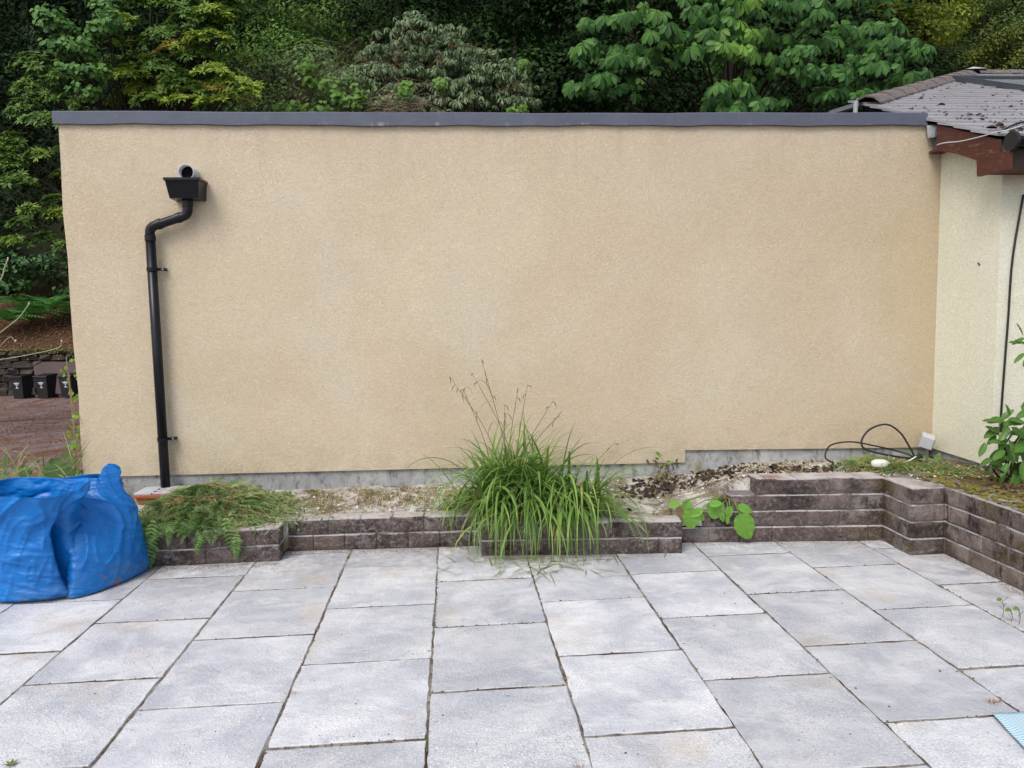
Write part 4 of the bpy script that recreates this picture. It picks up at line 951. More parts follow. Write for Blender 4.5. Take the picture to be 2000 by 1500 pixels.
# --- undergrowth and ferns above the stone wall (seen left of the building)
def frond(L=1.0, np_=15, droop=.6, wid=.22, seed=0):
    r = np.random.default_rng(seed); ps = []; P_ = []
    side = r.uniform(-.25, .25)
    for k in range(np_+1):
        t_ = k/np_; P_.append(np.array([L*t_, side*L*t_*t_, .25*L*t_-droop*L*t_*t_]))
    for k in range(1, np_+1):
        t_ = k/np_; w_ = wid*L*min(1, 3.2*t_)*(1-t_)**.75*1.6+.012*L
        d = P_[k]-P_[k-1]; d /= np.linalg.norm(d)
        for s_ in (-1, 1):
            v, f = leaf_t(w_, L*.055, .004, .35, (.5, 1, .65, 0)); R = rotz(s_*math.radians(68)+r.uniform(-.1, .1)) @ rotx(s_*-.2)
            base = math.atan2(d[1], d[0]); el = math.asin(np.clip(d[2], -1, 1)); R = rotz(base) @ roty(-el) @ R
            ps.append((v @ R.T+P_[k], f))
    m_ = MB().tube(P_, [.008*L]*len(P_), 3, False); fs = np.array([(a_, b_, c_) for (a_, b_, c_, d_) in m_.F]+[(a_, c_, d_) for (a_, b_, c_, d_) in m_.F])
    ps.append((np.array(m_.V), fs)); return join_t(ps)
FR = [frond(1, 14, .55+.15*(s % 3), .24, s) for s in range(6)]
fg = []
fm = meshes_of(FR, L_FERN, 'frond')
def fern(px, py, Y, size, n, label, group=None, mat_meshes=None):
    c = onY(px, py, Y); t = thing('fern', label, 'fern', tuple(c), 0, group)
    for k in range(n):
        a_ = 2*pi*k/n+rng.uniform(-.3, .3); R = rotz(a_) @ roty(-rng.uniform(.3, .8)); s = size*rng.uniform(.8, 1.15)
        o = bpy.data.objects.new('frond', (mat_meshes or fm)[k % 6]); C.objects.link(o); o.parent = t; o.matrix_basis = Matrix([[*(R[i_]*s), 0] for i_ in range(3)]+[[0, 0, 0, 1]])
    return t
T = []; N = []
for (px, py) in [(500, 150), (540, 140), (660, 160), (620, 110), (560, 120), (670, 200), (530, 190), (560, 170), (600, 200), (520, 205), (640, 190), (680, 150), (740, 190), (580, 150), (700, 215), (480, 215), (780, 205), (620, 140)]:
    c = onY(px+rng.uniform(-10, 10), py, 16.2); P_, d = ell(150, c, (.55, .4, .22), .1); T.append(P_); N.append(d*.5+np.array([0, -.7, .8]))
kind(cloud('bramble_leaves', [DIAMOND, ROUNDL[0]], np.vstack(T), np.vstack(N), .085, leafmat('bramble_leaf', (.05, .11, .03), (.17, .27, .08), (.2, .19, .10), .5, .65, 3)), 'stuff')
fern(18, 628, 35.3, 1.5, 11, 'bright green fern at the left edge on the bank above the stone wall', 'ferns on the bank')
fern(62, 615, 35.8, 1.5, 12, 'bright green fern in the centre of the bank above the bins', 'ferns on the bank')
fern(95, 600, 36.3, 1.3, 10, 'darker fern up the bank behind the central one', 'ferns on the bank')
fern(140, 610, 36.2, 1.5, 11, 'bright green fern beside the edge of the beige wall', 'ferns on the bank')
fern(40, 590, 37, 1.2, 10, 'upper left small fern on the shaded bank', 'ferns on the bank')
T = []; N = []
for k in range(26):
    c = onY(rng.uniform(-40, 160), rng.uniform(490, 590), rng.uniform(36.5, 39)); P_, d = ell(60, c, (.9, .6, .3), .3); T.append(P_); N.append(d*.5+np.array([0, -.7, .8]))
kind(cloud('bank_undergrowth', [DIAMOND, ROUNDL[0]], np.vstack(T), np.vstack(N), .26, leafmat('undergrowth_leaf', (.02, .06, .015), (.06, .15, .035))), 'stuff')
n = 5200; T = np.stack([rng.uniform(-26, -10, n), rng.uniform(34.2, 38, n), np.zeros(n)], 1); T[:, 2] = ground_z(T[:, 0], T[:, 1])+rng.uniform(.0, .12, n)
kind(cloud('bank_litter', [DIAMOND], T, np.tile([0, -.7, 1.], (n, 1)), .12, leafmat('leaf_litter', (.06, .03, .015), (.20, .11, .06), transl=.05, rough=.9)), 'stuff')
n = 30000; T = np.stack([rng.uniform(-24, -4, n), 8+25.6*rng.uniform(0, 1, n)**.8, np.zeros(n)], 1); T[:, 2] = ground_z(T[:, 0], T[:, 1])+.03+np.array([mnoise.noise(Vector((x*.3, y*.3, 0)))*.05 for x, y in T[:, :2]])
kind(cloud('yard_litter', [DIAMOND], T, np.tile([0, 0, 1.], (n, 1)), rng.uniform(.02, .06, n), leafmat('yard_leaf_litter', (.06, .03, .018), (.19, .11, .075), (.24, .20, .205), .45, .55, .7, transl=.05, rough=.9)), 'stuff')
for (px, py, l) in ((52, 820, .55), (60, 814, .3), (40, 783, .3), (60, 901, .4)):
    pass

# ================================================================== OBJECTS ON THE WALL
dp = thing('downpipe', 'black plastic downpipe with offset bend and rainwater hopper on the beige wall', 'downpipe')
yh = YW-.183; xa, xb = -2.034, -1.792; zt_, zb_ = 2.637, 2.497
b = MB(); ins = .03
b.add([(xa+.02, yh+.03, zb_), (xb-.02, yh+.03, zb_), (xb-.012, YW-.002, zb_), (xa+.012, YW-.002, zb_), (xa, yh, zt_), (xb, yh, zt_), (xb, YW-.002, zt_), (xa, YW-.002, zt_),
       (xa+.006, yh+.006, zt_), (xb-.006, yh+.006, zt_), (xb-.006, YW-.008, zt_), (xa+.006, YW-.008, zt_), (xa+.02, yh+.03, zb_+.01), (xb-.02, yh+.03, zb_+.01), (xb-.016, YW-.01, zb_+.01), (xa+.016, YW-.01, zb_+.01)],
      [(0, 3, 2, 1), (0, 1, 5, 4), (1, 2, 6, 5), (2, 3, 7, 6), (3, 0, 4, 7), (4, 5, 9, 8), (5, 6, 10, 9), (6, 7, 11, 10), (7, 4, 8, 11), (8, 9, 13, 12), (9, 10, 14, 13), (10, 11, 15, 14), (11, 8, 12, 15), (12, 13, 14, 15)])
b.bbox(xa-.006, xb+.006, yh-.006, yh+.002, zt_-.018, zt_+.002, .002); b.bbox(xb+.0, xb+.006, yh+.0025, YW-.002, zt_-.018, zt_+.002, .002); b.bbox(xa-.006, xa+.0, yh+.0025, YW-.002, zt_-.018, zt_+.002, .002)
b.build('hopper', M_BLACKP, dp)
yp = YW-.065; xo = onY(366, 400, yp)[0]; e1 = onY(366, 412, yp); e2 = onY(285, 444, yp); xd = -2.20
def arc3(p, q, r_, rad, n=6):
    p, q, r_ = map(np.array, (p, q, r_)); a_ = (p-q)/np.linalg.norm(p-q); c_ = (r_-q)/np.linalg.norm(r_-q); A, B = q+a_*rad, q+c_*rad
    return [((1-t)**2)*A+2*t*(1-t)*q+t*t*B for t in np.linspace(0, 1, n)]
A_ = (xo, yp, zb_+.005); Bq = (xo, yp, e1[2]-.028); Cq = (xd, yp, e2[2]); Dq = (xd, yp, .335)
path = [A_]+arc3(A_, Bq, Cq, .038)+arc3(Bq, Cq, Dq, .042)+[(xd, yp, e2[2]-.09)]
MB().tube(path, .034, 20).build('offset_bend', M_BLACKP, dp, True)
MB().tube([(xd, yp, e2[2]-.06), (xd, yp, .335)], .0345, 20).build('pipe', M_BLACKP, dp, True)
b = MB(); b.tube([(xd, yp, e2[2]-.058), (xd, yp, e2[2]-.098)], .0385, 20); b.build('socket', M_BLACKP, dp, False)
b = MB(); b.tube([(xo, yp, zb_-.002), (xo, yp, zb_-.05)], .038, 20); b.build('socket', M_BLACKP, dp)
q1 = np.array(Bq); q2 = np.array(Cq); dd = (q2-q1)/np.linalg.norm(q2-q1)
for s0, s1 in ((.055, .085), (np.linalg.norm(q2-q1)-.09, np.linalg.norm(q2-q1)-.06)):
    MB().tube([q1+dd*s0, q1+dd*s1], .0385, 20).build('socket', M_BLACKP, dp)
for (px, py) in ((297, 526), (316, 858)):
    z = onY(px, py, yp)[2]; b = MB(); b.tube([(xd, yp, z-.013), (xd, yp, z+.013)], .039, 20); b.bbox(xd+.03, xd+.082, yp+.012, yp+.024, z-.010, z+.010, .002); b.bbox(xd+.066, xd+.086, yp+.0245, YW-.001, z-.010, z+.010, .002); b.build('bracket', M_BLACKP, dp)
    MB().tube([(xd+.072, yp+.0115, z), (xd+.072, yp+.005, z)], .006, 8).build('screw', M_LEAD, dp)
# overflow pipe
op = onY(363, 336, YW-.13); ro, ri = .056, .051
def ringtube(x, z, y0, y1, ro, ri, n=28):
    V = []; F = []
    for (y, r_) in ((y1, ro), (y0, ro), (y0, ri), (y1, ri)):
        for k in range(n): a_ = 2*pi*k/n; V.append((x+r_*math.cos(a_), y, z+r_*math.sin(a_)))
    for s_ in range(3): F += [(s_*n+k, s_*n+(k+1) % n, (s_+1)*n+(k+1) % n, (s_+1)*n+k) for k in range(n)]
    return V, F
V, F = ringtube(op[0], op[2], YW-.13, YW+.0, ro, ri)
pp = thing('overflow_pipe', 'pale grey round outlet pipe sticking out of the wall above the black hopper', 'pipe')
fixn(ob('pipe', V, F, M_GREYP, pp, True)); b = MB(); b.tube([(op[0], YW-.075, op[2]), (op[0], YW-.004, op[2])], ri-.001, 24); b.build('pipe_shade_plug', M_PIPE_SHADE, pp)  # dark plug near the mouth in place of the shaded hollow

# gully at its foot
g0 = onY(258, 962, 5.52); g1 = onY(352, 962, 5.52); gz = .355
gu = thing('gully', 'terracotta drain gully with pale grey grating below the black downpipe', 'drain')
b = MB(); x0, x1 = g0[0], g1[0]+.02; y0, y1 = 5.54, 5.76
b.add([(x0+.035, y0+.03, gz-.10), (x1-.035, y0+.03, gz-.10), (x1-.035, y1, gz-.10), (x0+.035, y1, gz-.10), (x0, y0, gz-.012), (x1, y0, gz-.012), (x1, y1, gz-.012), (x0, y1, gz-.012)], [(0, 1, 5, 4), (1, 2, 6, 5), (2, 3, 7, 6), (3, 0, 4, 7)])
b.bbox(x0-.006, x1+.006, y0-.006, y1+.004, gz-.03, gz-.010, .003); b.build('body', M_TERRA, gu)
b = MB(); b.bbox(x0, x0+.125, y0, y1, gz-.009, gz+.006, .002); b.bbox(x0+.19, x1, y0, y1, gz-.009, gz+.006, .002)
for k in range(3): b.bbox(x0+.126, x0+.189, y0+.01+k*.075, y0+.03+k*.075, gz-.009, gz+.005, .002)
b.build('grating', M_GRATE, gu)

# corner box and cables on the bed
bx = MB(); bx.bbox(-.05, .05, -.045, .045, 0, .11, .006); o = bx.build('body', M_GRATE, None); c_ = onY(1806, 862, 5.70)
tb = thing('junction_box', 'small pale grey box tilted in the corner between beige and cream walls', 'box', (c_[0], 5.70, .475), -.5); tb.rotation_euler = (.2, .28, -.5); o.parent = tb
b = MB(); b.bbox(-.043, .043, -.052, -.0455, .008, .102, .003); b.build('lid', plain('box_grey', (.45, .47, .49), .4), tb)
cb = thing('cable_coil', 'black cable in loose loops lying on the bed by the house corner', 'cable')
cur = catmull([onZ(1628, 905, .42), onY(1612, 893, 5.45), onY(1622, 870, 5.5), onY(1660, 863, 5.52), onY(1705, 870, 5.5), onY(1760, 883, 5.5), onY(1790, 895, 5.4)], 8); MB().tube(cur, .0065, 6).build('cable', M_BLACKM, cb, True)
cur = catmull([onY(1795, 898, 5.4), onY(1730, 888, 5.42), onY(1690, 877, 5.45), onY(1683, 860, 5.47), onY(1700, 838, 5.48), onY(1732, 829, 5.48), onY(1758, 845, 5.46), onY(1776, 872, 5.43), onY(1788, 895, 5.4)], 8); MB().tube(cur, .0075, 6).build('cable', M_BLACKM, cb, True)
cur = catmull([onY(1790, 895, 5.4), onY(1815, 912, 5.25), onY(1845, 929, 5.1), onY(1880, 936, 5.0), onY(1905, 932, 4.95), onY(1925, 918, 4.98), onY(1950, 885, 5.02), onY(1975, 850, 5.08)], 8); MB().tube(cur, .0075, 6).build('cable', M_BLACKM, cb, True)
cur = catmull([onY(1790, 897, 5.4), onY(1760, 910, 5.3), onY(1725, 918, 5.25)], 6); MB().tube(cur, .006, 6).build('cable', M_BLACKM, cb, True)
k_ = onY(1791, 893, 5.39); b = MB(); b.tube([k_+np.array([-.03, 0, -.03]), k_+np.array([.03, 0, .02])], .02, 8); b.build('connector', M_BLACKM, cb)
wl = thing('white_lamp', 'small oval white plastic lamp on a short white lead lying on cut grass', 'lamp')
lc = onY(1718, 905, 5.22); V = []; F = []; n = 24
for (rr, z) in ((.0, .030), (.6, .028), (.92, .018), (1, .004), (1, -.012), (.9, -.022)):
    for k in range(n): a_ = 2*pi*k/n; V.append((lc[0]+.064*rr*math.cos(a_), lc[1]+.045*rr*math.sin(a_), lc[2]+z))
for s_ in range(5): F += [(s_*n+k, s_*n+(k+1) % n, (s_+1)*n+(k+1) % n, (s_+1)*n+k) for k in range(n)]
fixn(ob('lamp_body', V, F, M_WHITE, wl, True))
MB().tube(catmull([lc+np.array([.07, 0, 0]), onY(1752, 908, 5.3), onY(1775, 900, 5.33), onY(1789, 892, 5.37)], 6), .0065, 8).build('lead', M_WHITE, wl, True)

# ================================================================== BLUE BAGS
def bag(name, label, rows, seed, mat, thick, crease=None):
    """rows: (z, cx, cy, half width, half depth, axis angle) bottom to top"""
    NT_, NZ = 210, 130; V = []; F = []; rows = np.array(rows, float); zs = np.linspace(0, 1, NZ+1)
    def cr(t):
        P_ = rows; i_ = min(int(t*(len(P_)-1)), len(P_)-2); u = t*(len(P_)-1)-i_; a_, b_, c_, d_ = P_[max(i_-1, 0)], P_[i_], P_[i_+1], P_[min(i_+2, len(P_)-1)]
        return .5*((2*b_)+(-a_+c_)*u+(2*a_-5*b_+4*c_-d_)*u*u+(-a_+3*b_-3*c_+d_)*u**3)
    def ridge(x, y, z): return max(0.0, 1-abs(mnoise.noise(Vector((x, y, z))))*3.2)
    for j in range(NZ+1):
        t_ = zs[j]; z, cx, cy, hw, hd, ax = cr(t_)
        up_ = float(sm(.25, .6, np.array(t_))); lowf = 1-float(sm(.35, .65, np.array(t_)))
        for k in range(NT_):
            a_ = 2*pi*k/NT_; ex = 2.0/2.4
            cx_, sx_ = math.cos(a_), math.sin(a_); lx = hw*abs(cx_)**ex*(1 if cx_ > 0 else -1); ly = hd*abs(sx_)**ex*(1 if sx_ > 0 else -1)
            if crease:
                f_ = 1-crease[1]*math.exp(-((a_-crease[0]+pi) % (2*pi)-pi)**2/crease[2]**2)*math.exp(-((z-.28)/.2)**2); lx *= f_; ly *= f_
            g1 = ridge((lx-z*.75)*5.2+seed, (z+lx*.9)*1.5, ly*3)**2.2; g2 = ridge((lx*.8+z*.9)*6+seed*2, (z-lx*.7)*1.7, ly*3+4)**2.5
            g3 = ridge((z*1.0+lx*.35)*24+seed, (lx-z*.3)*3.2, ly*4)**1.5; g4 = ridge((lx-z*.4)*14+seed, (z+lx*.4)*4, ly*5+9)**2
            soft = mnoise.noise(Vector((lx*4+seed, ly*4, z*4)))
            am = up_*(.022*g1+.018*g2)+.008*g4+lowf*.0075*g3+.018*soft*(.35+.65*up_)
            if t_ < .08: am *= t_/.08
            l = math.hypot(lx, ly)+1e-6; lx2 = lx*(1+am/l); ly2 = ly*(1+am/l); ca_, sa_ = math.cos(ax), math.sin(ax); zz = z
            if t_ > .72: zz += ((t_-.72)/.28)**2*thick(a_, lx)
            V.append((cx+lx2*ca_-ly2*sa_, cy+lx2*sa_+ly2*ca_, max(zz, .002)))
    for j in range(NZ):
        for k in range(NT_): F.append((j*NT_+k, j*NT_+(k+1) % NT_, (j+1)*NT_+(k+1) % NT_, (j+1)*NT_+k))
    F.append(tuple(range(NT_))[::-1])
    o = ob(name, V, F, mat, None, True); md_ = o.modifiers.new('film', 'SOLIDIFY'); md_.thickness = .0015
    return tag(o, label, 'bag', 'blue rubble sacks')
bag('rubble_sack', 'blue plastic rubble sack at the left edge with its mouth gaping open', [
    (.0, -2.52, 4.56, .275, .15, .02), (.035, -2.51, 4.54, .295, .185, .02), (.15, -2.52, 4.54, .275, .20, .02), (.30, -2.52, 4.53, .25, .19, .0), (.42, -2.52, 4.52, .235, .17, 0), (.52, -2.50, 4.50, .265, .16, 0), (.60, -2.48, 4.49, .285, .165, .02), (.655, -2.47, 4.49, .285, .175, .03)],
    3.3, M_BAG, lambda a_, lx: .022*math.sin(a_)+.012*math.sin(3*a_+1)+.06*max(0, lx-.17)*4*.25, (-.50+2*pi, .8, .17))
bag('rubble_sack', 'blue plastic rubble sack nearer the fern heap with one corner pulled up', [
    (.0, -2.16, 4.66, .265, .065, 1.15), (.03, -2.16, 4.67, .28, .095, 1.14), (.14, -2.165, 4.68, .26, .105, 1.1), (.28, -2.18, 4.70, .23, .10, 1.02), (.40, -2.225, 4.74, .215, .10, .8), (.50, -2.33, 4.80, .235, .10, .35), (.575, -2.40, 4.83, .26, .075, .12), (.645, -2.43, 4.84, .27, .05, .04)],
    8.7, M_BAG, lambda a_, lx: .085*math.exp(-((lx-.225)/.045)**4) - .012 + .008*math.sin(lx*20))

# striped cloth at the lower right corner of the patio
def m_cloth():
    t = NT('striped_mesh_cloth'); x, y = [t.n('ShaderNodeSeparateXYZ', i_0=t.P()).outputs[i_] for i_ in (0, 1)]
    s_ = t.math('SINE', t.math('MULTIPLY', t.math('ADD', t.math('MULTIPLY', x, .75), t.math('MULTIPLY', y, 1.0)), 420.0))
    c = t.mix(t.ramp(s_, -.2, .3), (.10, .30, .42), (.72, .84, .88)); c = t.mix(t.ramp(y, 2.45, 2.40), c, t.mix(t.noise(14, 3), (.10, .22, .42), (.6, .68, .8)))
    return t.out(c, .5, .3)
M_CLOTH = m_cloth(); V = []; F = []
for i_ in range(25):
    for j_ in range(31):
        u, v = i_/24, j_/30; x = 2.07+.5*u-.0*v; x -= .12*(v) ; y = 2.625+.01*u-.55*v; V.append((x, y, .012+.03*max(0, nz((x*5, y*5, 0), 1.3))+.05*float(sm(.3, 1, np.array(v)))*(.5+nz((x, y, 3), 5))))
for i_ in range(24):
    for j_ in range(30): a_ = i_*31+j_; F.append((a_, a_+1, a_+32, a_+31))
o = ob('striped_cloth', V, F, M_CLOTH, None, True); md_ = o.modifiers.new('s', 'SOLIDIFY'); md_.thickness = .002; tag(o, 'pale blue striped cloth crumpled at the lower right corner of the patio', 'cloth')

# ================================================================== PLANTS ON THE BED
def inside_wall(p):
    x, y, z = p; return
def blade(base, az, el, L, curve, w, n=10, tip=.02):
    """a grass blade as a V-folded ribbon that bends under its weight and rests on what it meets"""
    p = np.array(base, float); V = []; e_ = el; ds = L/n; prev = p.copy()
    tw = rng.uniform(-.5, .5)
    for k in range(n+1):
        t_ = k/n; d = np.array([math.cos(az)*math.cos(e_), math.sin(az)*math.cos(e_), math.sin(e_)]); side = np.array([-math.sin(az), math.cos(az), 0]); side = side*math.cos(tw*t_)+np.cross(d, side)*math.sin(tw*t_)
        ww = w*min(1, .45+t_*2.5)*(1-max(0, (t_-.35)/.65)**1.6)+.0006
        nn = np.cross(side, d); V += [p-side*ww/2+nn*ww*.22, p.copy(), p+side*ww/2+nn*ww*.22]
        p = p+d*ds; e_ -= curve*ds*(.4+1.5*t_); e_ = max(e_, -1.5)
        fy_ = front_y(p[0]) if p[0] < 2.9 else 4.4; top = .225
        if p[1] > fy_-.006:
            if p[2] < top+.006:
                if prev[1] <= fy_: p[1] = fy_-.008
                else: p[2] = top+.006; e_ = max(e_, -.15)
        if p[2] < .006: p[2] = .006; e_ = 0
        if p[1] > YW-.015: p[1] = YW-.015
        prev = p.copy()
    F = []
    for k in range(n):
        a_ = k*3; F += [(a_, a_+1, a_+4, a_+3), (a_+1, a_+2, a_+5, a_+4)]
    return V, F
gc = thing('sedge_clump', 'big clump of long arching green sedge blades spilling over the low block wall', 'grass')
rest = MB(); made = 0
for k in range(900):
    q = k % 100
    if q < 58: bx_, by_ = .42+rng.normal(0, .10), 5.13+rng.normal(0, .07)
    elif q < 92: bx_, by_ = .80+rng.normal(0, .10), 5.07+rng.normal(0, .06)
    else: bx_, by_ = .10+rng.normal(0, .12), 5.26+rng.normal(0, .06)
    az = rng.uniform(0, 2*pi) if k % 3 else rng.uniform(-pi+.3, -.1); el = rng.uniform(.35, 1.45); L = rng.uniform(.25, .55) if q % 3 else rng.uniform(.45, .75)
    if math.sin(az) < -.3 and q < 92: L *= 1.25
    if math.sin(az) > .2: L *= .75
    if q >= 92: L *= .7
    wd_ = rng.uniform(.007, .014) if k % 2 else rng.uniform(.015, .025)
    V, F = blade((bx_, by_, soil_z(bx_, by_)), az, el, L, rng.uniform(1.6, 6.0), wd_, 11)
    if k % 4 == 0 and made < 262: MB().add(V, F).build('blade', L_GRASS, gc, True); made += 1
    else: rest.add(V, F)
for k in range(330):   # upright young blades
    V, F = blade((.40+rng.normal(0, .11), 5.13+rng.normal(0, .06), .25), rng.uniform(0, 2*pi), rng.uniform(1.12, 1.52), rng.uniform(.38, .80) if k % 2 else rng.uniform(.3, .55), rng.uniform(.5, 3.6), rng.uniform(.010, .024), 13); rest.add(V, F)
kind(rest.build('foliage', L_GRASS, gc, True), 'stuff')
db_ = MB()
for k in range(120):   # dead straw caught in the clump
    V, F = blade((.55+rng.normal(0, .25), 5.1+rng.normal(0, .05), .25), rng.uniform(-pi, 0) if k % 2 else rng.uniform(0, 2*pi), rng.uniform(-.1, 1.2), rng.uniform(.15, .5), rng.uniform(2, 7), rng.uniform(.004, .009), 10); db_.add(V, F)
kind(db_.build('dead_straw', M_DRY, gc), 'stuff')
stalk_m = plain('stalk_olive', (.15, .12, .05), .8, .2, .4, 30)
for (px, py) in [(878, 735), (940, 702), (922, 728), (1012, 757), (1030, 752), (1080, 783), (1098, 803), (1200, 865), (905, 760), (985, 790)]:
    tip = onY(px, py, 5.12+rng.uniform(-.1, .15)); b0 = np.array([.40+rng.uniform(-.10, .12) if px < 1150 else .85, 5.13, .27]); mid = (b0+tip)/2+np.array([(tip[0]-b0[0])*rng.uniform(-.22, .02), rng.uniform(-.05, .05), .04])
    b = MB(); b.tube(catmull([b0, mid, tip], 6), [.0026]*6+[.0020]*5+[.0013]*2, 4, False)
    for q in range(int(rng.integers(2, 5))):
        s_ = tip-(tip-mid)*q*rng.uniform(.08, .2); l_ = rng.uniform(.02, .06); dx = rng.uniform(-.025, .025); b.tube([s_, s_+np.array([dx, 0, -l_*.4]), s_+np.array([dx*1.3, 0, -l_])], [.0015, .0032, .0008], 4, False)
    st_ = b.build('flower_stalk', stalk_m, gc)
    for q in range(int(rng.integers(1, 4))):     # leaves clasping the stalk, bending over
        u = rng.uniform(.25, .85); p = b0+(mid-b0)*u*2 if u < .5 else mid+(tip-mid)*(u-.5)*2; V, F = blade(p, rng.uniform(0, 2*pi), rng.uniform(.7, 1.3), rng.uniform(.14, .3), rng.uniform(5, 13), rng.uniform(.005, .009), 9)
        MB().add(V, F).build('stalk_leaf', L_GRASS, st_, True)

# heap of cut ferns and grass at the left
hp = thing('cut_fern_heap', 'heap of freshly cut fern fronds and stems piled beside the terracotta gully', 'cuttings')
cfm = meshes_of([frond(1, 13, .25+.12*(s % 4), .20, s+20) for s in range(8)], L_CUT, 'frond')
def heap_z(x, y):
    g = math.exp(-((x+1.76)/.36)**2-((y-5.38)/.26)**2); return soil_z(x, y)+.15*g
cnt = 0
for k in range(230):
    x = rng.normal(-1.80, .19); y = rng.uniform(4.92, 5.62); x = min(max(x, -2.15), -1.52); y = min(y, 5.36) if x < -1.95 else y; az = math.atan2(y-5.5+rng.normal(0, .4), x+1.7+rng.normal(0, .4)); s = rng.uniform(.08, .22)
    z = heap_z(x, y)+.012+rng.uniform(0, .02); el = rng.uniform(-.15, .3)
    R = rotz(az) @ roty(-el) @ rotx(rng.uniform(-.5, .5)); o = bpy.data.objects.new('frond', cfm[k % 8]); C.objects.link(o); o.parent = hp; o.matrix_basis = Matrix([[*(R[i_]*s), (x, y, z)[i_]] for i_ in range(3)]+[[0, 0, 0, 1]])
for (px, py, s, tx) in [(440, 1005, .33, .12), (462, 1035, .20, .05), (300, 1010, .30, -.1), (285, 1030, .26, -.05), (385, 1035, .17, .1), (330, 1020, .16, .05), (300, 1050, .2, -.02)]:   # fronds hanging over the front of the wall
    c = onY(px, py, 4.895); tipd = np.array([tx, -.12, -1.]); tipd /= np.linalg.norm(tipd); n_ = np.array([0, -1., -.1]); n_ -= tipd*(n_@tipd); n_ /= np.linalg.norm(n_); yv = np.cross(n_, tipd)
    me = cfm[3 if px == 440 else 0]; o = bpy.data.objects.new('frond', me); C.objects.link(o); o.parent = hp; Rm = np.stack([tipd, yv, n_], 1); o.matrix_basis = Matrix([[*(Rm[i_]*s), c[i_]] for i_ in range(3)]+[[0, 0, 0, 1]])
core = MB()   # matted stems that make up the inside of the heap
for k in range(1500):
    x = rng.normal(-1.70, .24); y = rng.normal(5.34, .18); 
    if y < 4.96 or y > 5.7 or x < -2.2: continue
    z = heap_z(x, y)*1.0+rng.uniform(-.03, .012); a_ = rng.normal(0, .7); l = rng.uniform(.08, .28); dx, dy = math.cos(a_)*l/2, math.sin(a_)*l/2
    p0_, p1_ = (x-dx, y-dy, heap_z(x-dx, y-dy)+rng.uniform(-.01, .02)), (x+dx, y+dy, heap_z(x+dx, y+dy)+rng.uniform(-.01, .02)); core.tube([p0_, (x, y, z+.015), p1_], [.0016, .002, .001], 3, False)
kind(core.build('stems', plain('cut_stem', (.24, .25, .11), .8, .2, .5, 14), hp), 'stuff')
for k in range(70):   # long loose stems arching over the heap
    x = rng.normal(-1.72, .2); y = rng.uniform(5.05, 5.55); a_ = rng.normal(0, .6); l = rng.uniform(.2, .5); dx, dy = math.cos(a_)*l/2, math.sin(a_)*l/2
    pts = [(x+dx*u, y+dy*u, heap_z(x+dx*u, y+dy*u)+.02+.035*(1-u*u)*rng.random()) for u in (-1, -.4, .3, 1)]
    if min(p[1] for p in pts) > 4.95 and max(p[1] for p in pts) < 5.75: MB().tube(catmull(pts, 4), .0017, 4).build('stem', [M_DRY, M_STEM, stalk_m][k % 3], hp)
for (px, py) in ((375, 965), (395, 985), (360, 988), (430, 975), (350, 1010), (410, 1010), (330, 975), (455, 985)):
    c = onY(px, py, 5.25); c[2] = heap_z(c[0], 5.25)+.02
    for q in range(14):
        a_ = rng.uniform(0, 2*pi); V, F = blade(c+np.array([rng.normal(0, .03), rng.normal(0, .03), rng.uniform(0, .015)]), a_, rng.uniform(-.2, .4), rng.uniform(.06, .15), 3, .005, 5); MB().add(V, F).build('dead_blade', M_DRY if q % 2 else M_DEADROOT, hp)
n = 9000; xs_ = rng.normal(-1.72, .24, n); ys_ = rng.normal(5.30, .20, n); m = (ys_ > 4.94) & (ys_ < 5.72) & (xs_ > -2.25) & ((xs_ > -1.95) | (ys_ < 5.4)); xs_, ys_ = xs_[m], ys_[m]
T = np.array([(x, y, heap_z(x, y)+rng.uniform(-.015, .02)) for x, y in zip(xs_, ys_)])
kind(cloud('leaf_bits', [leaf_t(1, .35, .05, .3, (0, 1, .6, 0))], T, np.tile([0, -.4, 1.], (len(T), 1)), .036, L_CUT, hp, jn=.9), 'stuff')

# heap of cut grass by the cables
h2 = thing('cut_grass_heap', 'low heap of bright cut grass under the black cable loops', 'cuttings'); b = MB(); b2 = MB()
for k in range(2300):
    if k % 5 < 3: x, y = rng.normal(3.25, .19), rng.normal(5.28, .13)
    elif k % 5 == 3: x, y = rng.normal(3.55, .14), rng.normal(5.05, .14)
    else: x, y = rng.normal(3.28, .1), rng.normal(5.5, .08)
    if y < 4.75 or y > 5.77 or x > 3.92: continue
    hh = .05*math.exp(-((x-3.25)/.3)**2-((y-5.3)/.2)**2); z = soil_z(x, y)+hh*rng.uniform(.2, 1)+.003; a_ = rng.uniform(0, 2*pi); l = rng.uniform(.04, .11)
    d = np.array([math.cos(a_), math.sin(a_), rng.uniform(-.1, .35)]); s_ = np.array([-math.sin(a_), math.cos(a_), 0])*.0028; p = np.array([x, y, z])
    tgt = b2 if rng.random() < .2 else b; tgt.add([p-s_, p+s_, p+d*l*.5+s_+np.array([0, 0, .008]), p+d*l*.5-s_+np.array([0, 0, .008]), p+d*l], [(0, 1, 2, 3), (3, 2, 4)])
kind(b.build('grass_blades', L_GRASS, h2), 'stuff'); kind(b2.build('dry_blades', M_DRY, h2), 'stuff')
cl = [(3.15, 5.47), (3.3, 5.52), (3.62, 5.52), (3.05, 5.4), (3.55, 5.15)]
for (x, y) in cl:
    for q in range(5):
        a_ = rng.uniform(0, 2*pi); R = rotz(a_) @ roty(-rng.uniform(0, .4)); s = rng.uniform(.09, .16); o = bpy.data.objects.new('frond', cfm[q]); C.objects.link(o); o.parent = h2; o.matrix_basis = Matrix([[*(R[i_]*s), (x, y, soil_z(x, y)+.05)[i_]] for i_ in range(3)]+[[0, 0, 0, 1]])

